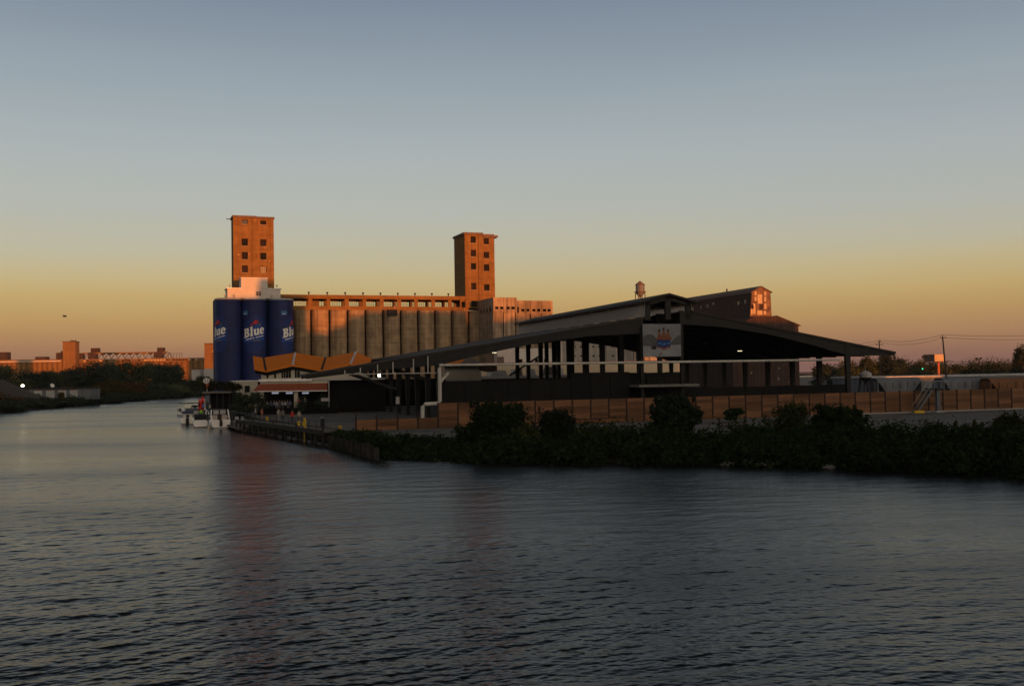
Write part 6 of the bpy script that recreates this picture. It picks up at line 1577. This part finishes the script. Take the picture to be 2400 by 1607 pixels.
def boat(px, py, head, Lh, Bm, H, label, style):
    q0 = Wz(px, py, 0); hx_, hy_ = head
    b_ = thing('moored_boat', label, 'boat', (q0.x, q0.y, 0.05), math.atan2(hy_, hx_), 'boats moored along the wharf')
    hull_mb(Lh, Bm, H).build('hull', 'gel', b_, True)
    MB().box(-0.03, 0.0, -Bm * 0.44, Bm * 0.44, 0.02, 0.14).build('boot_stripe', 'dark', b_)
    MB().box(0.35, Lh * 0.42, -Bm * 0.34, Bm * 0.34, H + 0.0, H + 0.12).build('cockpit_well', 'canvas', b_)
    if style == 'cruiser':
        for s_ in (-1, 1): MB().box(-0.06, 0.9, min(s_ * 0.25, s_ * Bm * 0.47), max(s_ * 0.25, s_ * Bm * 0.47), H * 0.9, H + 0.36).build('stern_seat', 'gel', b_)
        MB().box(-0.1, 0.0, -0.24, 0.24, 0.3, H + 0.05).build('transom_door', 'canvas', b_)
        x0, x1, z1 = 2.2, Lh * 0.62, H + 1.95
        MB().hull([(x0, -Bm * 0.40, H), (x1 + 1.4, -Bm * 0.38, H), (x1 + 1.4, Bm * 0.38, H), (x0, Bm * 0.40, H)], [(x0, -Bm * 0.40, H + 0.9), (x1 + 0.9, -Bm * 0.36, H + 0.8), (x1 + 0.9, Bm * 0.36, H + 0.8), (x0, Bm * 0.40, H + 0.9)]).build('cabin', 'gel', b_)
        MB().hull([(x0 + 0.1, -Bm * 0.37, H + 0.9), (x1 + 0.6, -Bm * 0.34, H + 0.9), (x1 + 0.6, Bm * 0.34, H + 0.9), (x0 + 0.1, Bm * 0.37, H + 0.9)], [(x0 + 0.1, -Bm * 0.35, z1), (x1 - 0.5, -Bm * 0.3, z1), (x1 - 0.5, Bm * 0.3, z1), (x0 + 0.1, Bm * 0.35, z1)]).build('canvas_top', 'canvas', b_)
        for s_ in (-1, 1):
            MB().box(x0 + 0.02, x0 + 0.09, min(s_ * 0.12, s_ * Bm * 0.31), max(s_ * 0.12, s_ * Bm * 0.31), H + 1.15, H + 1.82).build('canvas_window', 'grey_trim', b_)
            MB().box(x0 - 0.02, x0 + 0.08, min(s_ * 0.38, s_ * Bm * 0.36), max(s_ * 0.38, s_ * Bm * 0.36), H + 0.1, H + 1.05).build('bulkhead_panel', 'siding', b_)
            MB().bar((0.9, s_ * Bm * 0.46, H + 0.1), (x0 - 0.1, s_ * Bm * 0.42, z1 - 0.1), 0.14, 0.2).build('radar_arch', 'gel', b_)
        MB().box(x0 - 0.03, x0 + 0.07, -0.34, 0.34, H, H + 1.1).build('cabin_door', 'rust', b_)
        for s_ in (-1, 1):
            for k in range(2): MB().box(x0 + 1.0 + k * 1.6, x0 + 2.2 + k * 1.6, min(s_ * Bm * 0.405, s_ * Bm * 0.39), max(s_ * Bm * 0.405, s_ * Bm * 0.39), H + 0.3, H + 0.7).build('side_window', 'glass_dark', b_)
    elif style == 'pontoon':
        for x in (0.3, Lh * 0.65): 
            for s_ in (-1, 1): MB().tube([(x, s_ * Bm * 0.42, H), (x + 0.2, s_ * Bm * 0.42, H + 1.7)], 0.03, 5).build('canopy_pole', 'chrome', b_)
        MB().box(0.2, Lh * 0.72, -Bm * 0.46, Bm * 0.46, H + 1.7, H + 1.85).build('canopy', 'canvas', b_)
        for s_ in (-1, 1): MB().box(0.2, Lh * 0.8, s_ * Bm * 0.46 - 0.03, s_ * Bm * 0.46 + 0.03, H + 0.1, H + 0.7).build('side_panel', 'wagon_grey', b_)
        MB().box(0.6, 1.6, -0.5, 0.5, H + 0.12, H + 0.8).build('seat', 'white_trim', b_)
    else:
        x = Lh * 0.45
        MB().hull([(x, -Bm * 0.4, H), (x + 0.9, -Bm * 0.34, H + 0.05), (x + 0.9, Bm * 0.34, H + 0.05), (x, Bm * 0.4, H)], [(x - 0.3, -Bm * 0.36, H + 0.75), (x + 0.15, -Bm * 0.3, H + 0.75), (x + 0.15, Bm * 0.3, H + 0.75), (x - 0.3, Bm * 0.36, H + 0.75)]).build('windscreen', 'glass_dark', b_)
        MB().box(0.1, 0.85, -Bm * 0.4, Bm * 0.4, H, H + 0.32).build('sun_pad', 'gel', b_)
        for s_ in (-1, 1): MB().box(x - 1.4, x - 0.8, s_ * Bm * 0.22 - 0.28, s_ * Bm * 0.22 + 0.28, H + 0.1, H + 0.85).build('seat', 'white_trim', b_)
        if style == 'navy':
            MB().box(0.9, x + 0.2, -Bm * 0.42, Bm * 0.42, H + 1.0, H + 1.35).build('canopy', 'navy', b_)
            for s_ in (-1, 1): MB().tube([(1.0, s_ * Bm * 0.4, H), (1.1, s_ * Bm * 0.4, H + 1.0)], 0.03, 5).build('canopy_pole', 'chrome', b_)
            MB().box(-0.55, -0.05, -0.25, 0.25, -0.3, H + 0.3).build('outboard_motor', 'dark', b_)
        else:
            MB().hull([(1.6, -Bm * 0.42, H), (1.8, -Bm * 0.42, H), (1.8, Bm * 0.42, H), (1.6, Bm * 0.42, H)], [(1.2, -Bm * 0.36, H + 1.2), (1.5, -Bm * 0.36, H + 1.2), (1.5, Bm * 0.36, H + 1.2), (1.2, Bm * 0.36, H + 1.2)]).build('tow_arch', 'canvas', b_)
            MB().box(-0.9, -0.01, -Bm * 0.4, Bm * 0.4, 0.05, 0.16).build('swim_platform', 'gel', b_)
    return b_


hd = (-0.36, 0.93)
boat(518, 1004, hd, 9.4, 3.0, 0.95, 'large white cabin cruiser with a dark canvas cockpit moored nearest the wharf', 'cruiser')
boat(470, 1000.5, (-0.30, 0.95), 7.0, 2.4, 0.75, 'white open motorboat with a low black arch between the cruiser and the navy topped boat', 'sport')
boat(439.5, 995, (-0.28, 0.96), 6.5, 2.3, 0.8, 'white boat with a navy blue canopy moored left of the open motorboat', 'navy')
boat(424, 973.5, (0.5, 0.86), 6.6, 2.5, 0.7, 'pale pontoon boat with a flat canopy furthest up the river', 'pontoon')
boat(450, 972, (0.2, 0.98), 6.0, 2.3, 0.75, 'small grey white runabout moored right of the pontoon boat', 'sport')
boat(566, 996, (-0.45, 0.89), 5.5, 2.2, 0.55, 'small pale skiff tucked between the cruiser and the wharf piles', 'sport')


# ------------------------------------------------------------------ people
def person_mesh(pose, seed=0):
    me = bpy.data.meshes.new('person')
    if pose == 'walk': L1, L2, kn1, kn2 = (0.02, -0.32, 0.06), (0.0, 0.30, 0.08), (0.09, -0.2, 0.5), (-0.09, 0.06, 0.48)
    elif pose == 'sit': L1, L2, kn1, kn2 = (0.12, -0.5, 0.08), (-0.12, -0.48, 0.08), (0.11, -0.45, 0.5), (-0.11, -0.45, 0.5)
    else: L1, L2, kn1, kn2 = (0.11, -0.02, 0.05), (-0.11, 0.03, 0.05), (0.1, -0.03, 0.5), (-0.1, 0.0, 0.5)
    dz = -0.45 if pose == 'sit' else 0
    V = [((0, 0, 0.95 + dz), .15), ((0, 0.01, 1.18 + dz), .135), ((0, 0, 1.40 + dz), .14), ((0, -0.01, 1.52 + dz), .055), ((0, -0.03, 1.62 + dz), .085), ((0, -0.025, 1.73 + dz), .075),
         ((0.19, 0, 1.42 + dz), .06), ((0.26, 0.05, 1.15 + dz), .045), ((0.27, -0.08, 0.92 + dz), .035), ((0.27, -0.12, 0.83 + dz), .03),
         ((-0.19, 0, 1.42 + dz), .06), ((-0.26, 0.02, 1.15 + dz), .045), ((-0.25, -0.12, 0.94 + dz), .035), ((-0.25, -0.16, 0.85 + dz), .03),
         ((0.1, 0, 0.88 + dz), .10), (kn1, .065), ((L1[0], L1[1], L1[2] + 0.05), .045), ((L1[0], L1[1] - 0.16, L1[2]), .035),
         ((-0.1, 0, 0.88 + dz), .10), (kn2, .065), ((L2[0], L2[1], L2[2] + 0.05), .045), ((L2[0], L2[1] - 0.16, L2[2]), .035)]
    E = [(0, 1), (1, 2), (2, 3), (3, 4), (4, 5), (2, 6), (6, 7), (7, 8), (8, 9), (2, 10), (10, 11), (11, 12), (12, 13), (0, 14), (14, 15), (15, 16), (16, 17), (0, 18), (18, 19), (19, 20), (20, 21)]
    me.from_pydata([v for v, _ in V], E, [])
    o = bpy.data.objects.new('person', me); COL.objects.link(o)
    m_ = o.modifiers.new('skin', 'SKIN'); m_.use_smooth_shade = True
    for sv, (_, r_) in zip(me.skin_vertices[0].data, V): sv.radius = (r_, r_ * 0.85)
    me.skin_vertices[0].data[0].use_root = True
    o.modifiers.new('sub', 'SUBSURF').levels = 1
    dg = bpy.context.evaluated_depsgraph_get()
    out_ = bpy.data.meshes.new_from_object(o.evaluated_get(dg))
    bpy.data.objects.remove(o)
    out_.materials.clear()
    for nm in ('skin', 'skin', 'skin'): out_.materials.append(mt['pane'])
    for p_ in out_.polygons:
        c = p_.center
        hand = abs(c.x) > 0.17 and c.z < 1.02 + dz and pose != 'x' and abs(c.x) > 0.2
        p_.material_index = 2 if c.z > 1.47 + dz or hand else (0 if c.z > 0.95 + dz else 1)
        p_.use_smooth = True
    return out_


PM = {k: person_mesh(k) for k in ('stand', 'walk', 'sit')}
hairm = MB().lathe((0, 0, 0), [(0.06, -0.08), (0.105, -0.03), (0.11, 0.05), (0.07, 0.11), (0.01, 0.13)], 12).mesh('hair', 'dark', True)
clothes = {}
def cm(c):
    if c not in clothes: clothes[c] = M('cloth', c, 0.85)
    return clothes[c]
def person(P, face, pose, shirt, legs, label, group=None, skin=(0.42, 0.27, 0.19)):
    o = link('person', PM[pose]); o.location = P; o.rotation_euler = (0, 0, face)
    for k, c in enumerate((shirt, legs, skin)):
        o.material_slots[k].link = 'OBJECT'; o.material_slots[k].material = cm(c)
    tag(o, label, 'person', group)
    link('hair', hairm, o, (0, 0.02, 1.735 - (0.45 if pose == 'sit' else 0)))
    return o
gp = lambda px, py: Wz(px, py, 1.6)
wk = 'people walking on the wharf'
person(gp(685, 992), 0.4, 'walk', (0.65, 0.03, 0.03), (0.03, 0.03, 0.035), 'person in a bright red shirt and dark trousers walking on the wharf', wk)
person(gp(701, 991.5), -0.3, 'stand', (0.50, 0.46, 0.34), (0.12, 0.12, 0.16), 'person in a pale top standing right of the red shirt', wk)
person(gp(663, 988), 0.2, 'walk', (0.25, 0.24, 0.23), (0.04, 0.04, 0.05), 'person in grey and black trousers walking left of the red shirt', wk)
person(gp(653, 985), 2.8, 'walk', (0.42, 0.40, 0.38), (0.30, 0.28, 0.26), 'person in pale clothes walking at the far side of the wharf', wk)
person(gp(614, 983), 1.2, 'stand', (0.55, 0.17, 0.14), (0.32, 0.18, 0.15), 'person in pink standing at the wharf end by the piles', wk)
person(gp(599, 981), 2.0, 'stand', (0.38, 0.38, 0.38), (0.08, 0.08, 0.1), 'person in a light grey shirt standing behind the wharf piles', wk)
pd = Vector((-52.0, 182, 0.6))
for px, py, Y, sh, lg, lab in ((477, 948, 190, (0.05, 0.22, 0.55), (0.03, 0.03, 0.03), 'person in a blue shirt standing on the dock below the kayaks'),
                               (471, 962, 182, (0.25, 0.80, 0.02), (0.1, 0.08, 0.07), 'person in a neon green shirt standing on the dock behind the boats'),
                               (492, 950, 188, (0.5, 0.5, 0.5), (0.06, 0.06, 0.08), 'person in a white shirt standing on the dock before the dark bar')):
    q0 = W(px, py, Y); person(Vector((q0.x, q0.y, q0.z - 1.4)), random.uniform(0, 6), 'stand', sh, lg, lab, 'people on the floating dock')
tg = 'people seated on the terrace'
cols_ = [(0.5, 0.5, 0.52), (0.62, 0.6, 0.58), (0.12, 0.16, 0.32), (0.2, 0.24, 0.4), (0.55, 0.55, 0.6), (0.08, 0.08, 0.1)]
names_ = ['left end of the row', 'second place from the left', 'third place from the left', 'fourth place from the left', 'middle of the row', 'place just right of the middle', 'place before the red awning middle', 'third place from the right', 'second place from the right', 'right end of the row']
for i, px in enumerate((622, 628, 634, 641, 648, 655, 661, 667, 673, 679)):
    v = VA_ - 1.0 - (i * 2 % 3) * 0.6
    u = FZ.u(px + random.uniform(-2, 2), 940, v)
    person(FZ.pt(u, v, 1.003), random.uniform(-0.8, 0.8), 'sit', cols_[i % 6], cols_[(i + 2) % 6], 'person seated at the terrace rail under the awning, ' + names_[i], tg)
bench = fthing(FZ, 'terrace_bench', 'dark long bench under the people seated on the terrace', 'bench')
for k in range(3): 
    v = VA_ - 1.0 - k * 0.6 + 0.12
    MB().box(FZ.u(619, 945, v), FZ.u(682, 945, v), v - 0.15, v + 0.15, 1.34, 1.41).build('seat', 'dark', bench)
    for px in (622, 650, 679): MB().box(FZ.u(px, 945, v) - 0.05, FZ.u(px, 945, v) + 0.05, v - 0.1, v + 0.1, 1.003, 1.338).build('leg', 'dark', bench)
person(FZ.pt(FZ.u(701, 945, VA_ - 2.6), VA_ - 2.6, 1.003), 0.3, 'stand', (0.5, 0.04, 0.04), (0.05, 0.05, 0.06), 'person in a dark red shirt standing under the right half of the awning', 'people standing under the awning')
person(FZ.pt(FZ.u(714, 945, VA_ - 2.0), VA_ - 2.0, 1.003), 0.0, 'stand', (0.3, 0.3, 0.28), (0.05, 0.05, 0.06), 'person in a grey shirt standing by the right screen under the awning', 'people standing under the awning')

# bird
q0 = W(151, 742, 80)
bd = tag(MB().hull([(-0.22, 0, 0), (-0.05, -0.05, -0.03), (0.18, 0, 0.0), (-0.05, 0.05, -0.03)], [(-0.2, 0, 0.01), (-0.04, -0.04, 0.06), (0.17, 0, 0.02), (-0.04, 0.04, 0.06)]).build('bird', 'dark'), 'small dark bird flying low in the sky at the left', 'bird')
bd.location = q0; bd.rotation_euler = (0, 0, 3.0)
MB().add([(-0.08, 0.03, 0.04), (0.06, 0.03, 0.04), (0.02, 0.22, 0.14), (-0.14, 0.34, 0.10), (-0.1, 0.2, 0.11)], [(0, 1, 2, 4), (4, 2, 3)]).build('wing', 'dark', bd)
MB().add([(-0.08, -0.03, 0.04), (0.06, -0.03, 0.04), (0.02, -0.22, 0.14), (-0.14, -0.34, 0.10), (-0.1, -0.2, 0.11)], [(0, 1, 2, 4), (4, 2, 3)]).build('wing', 'dark', bd)
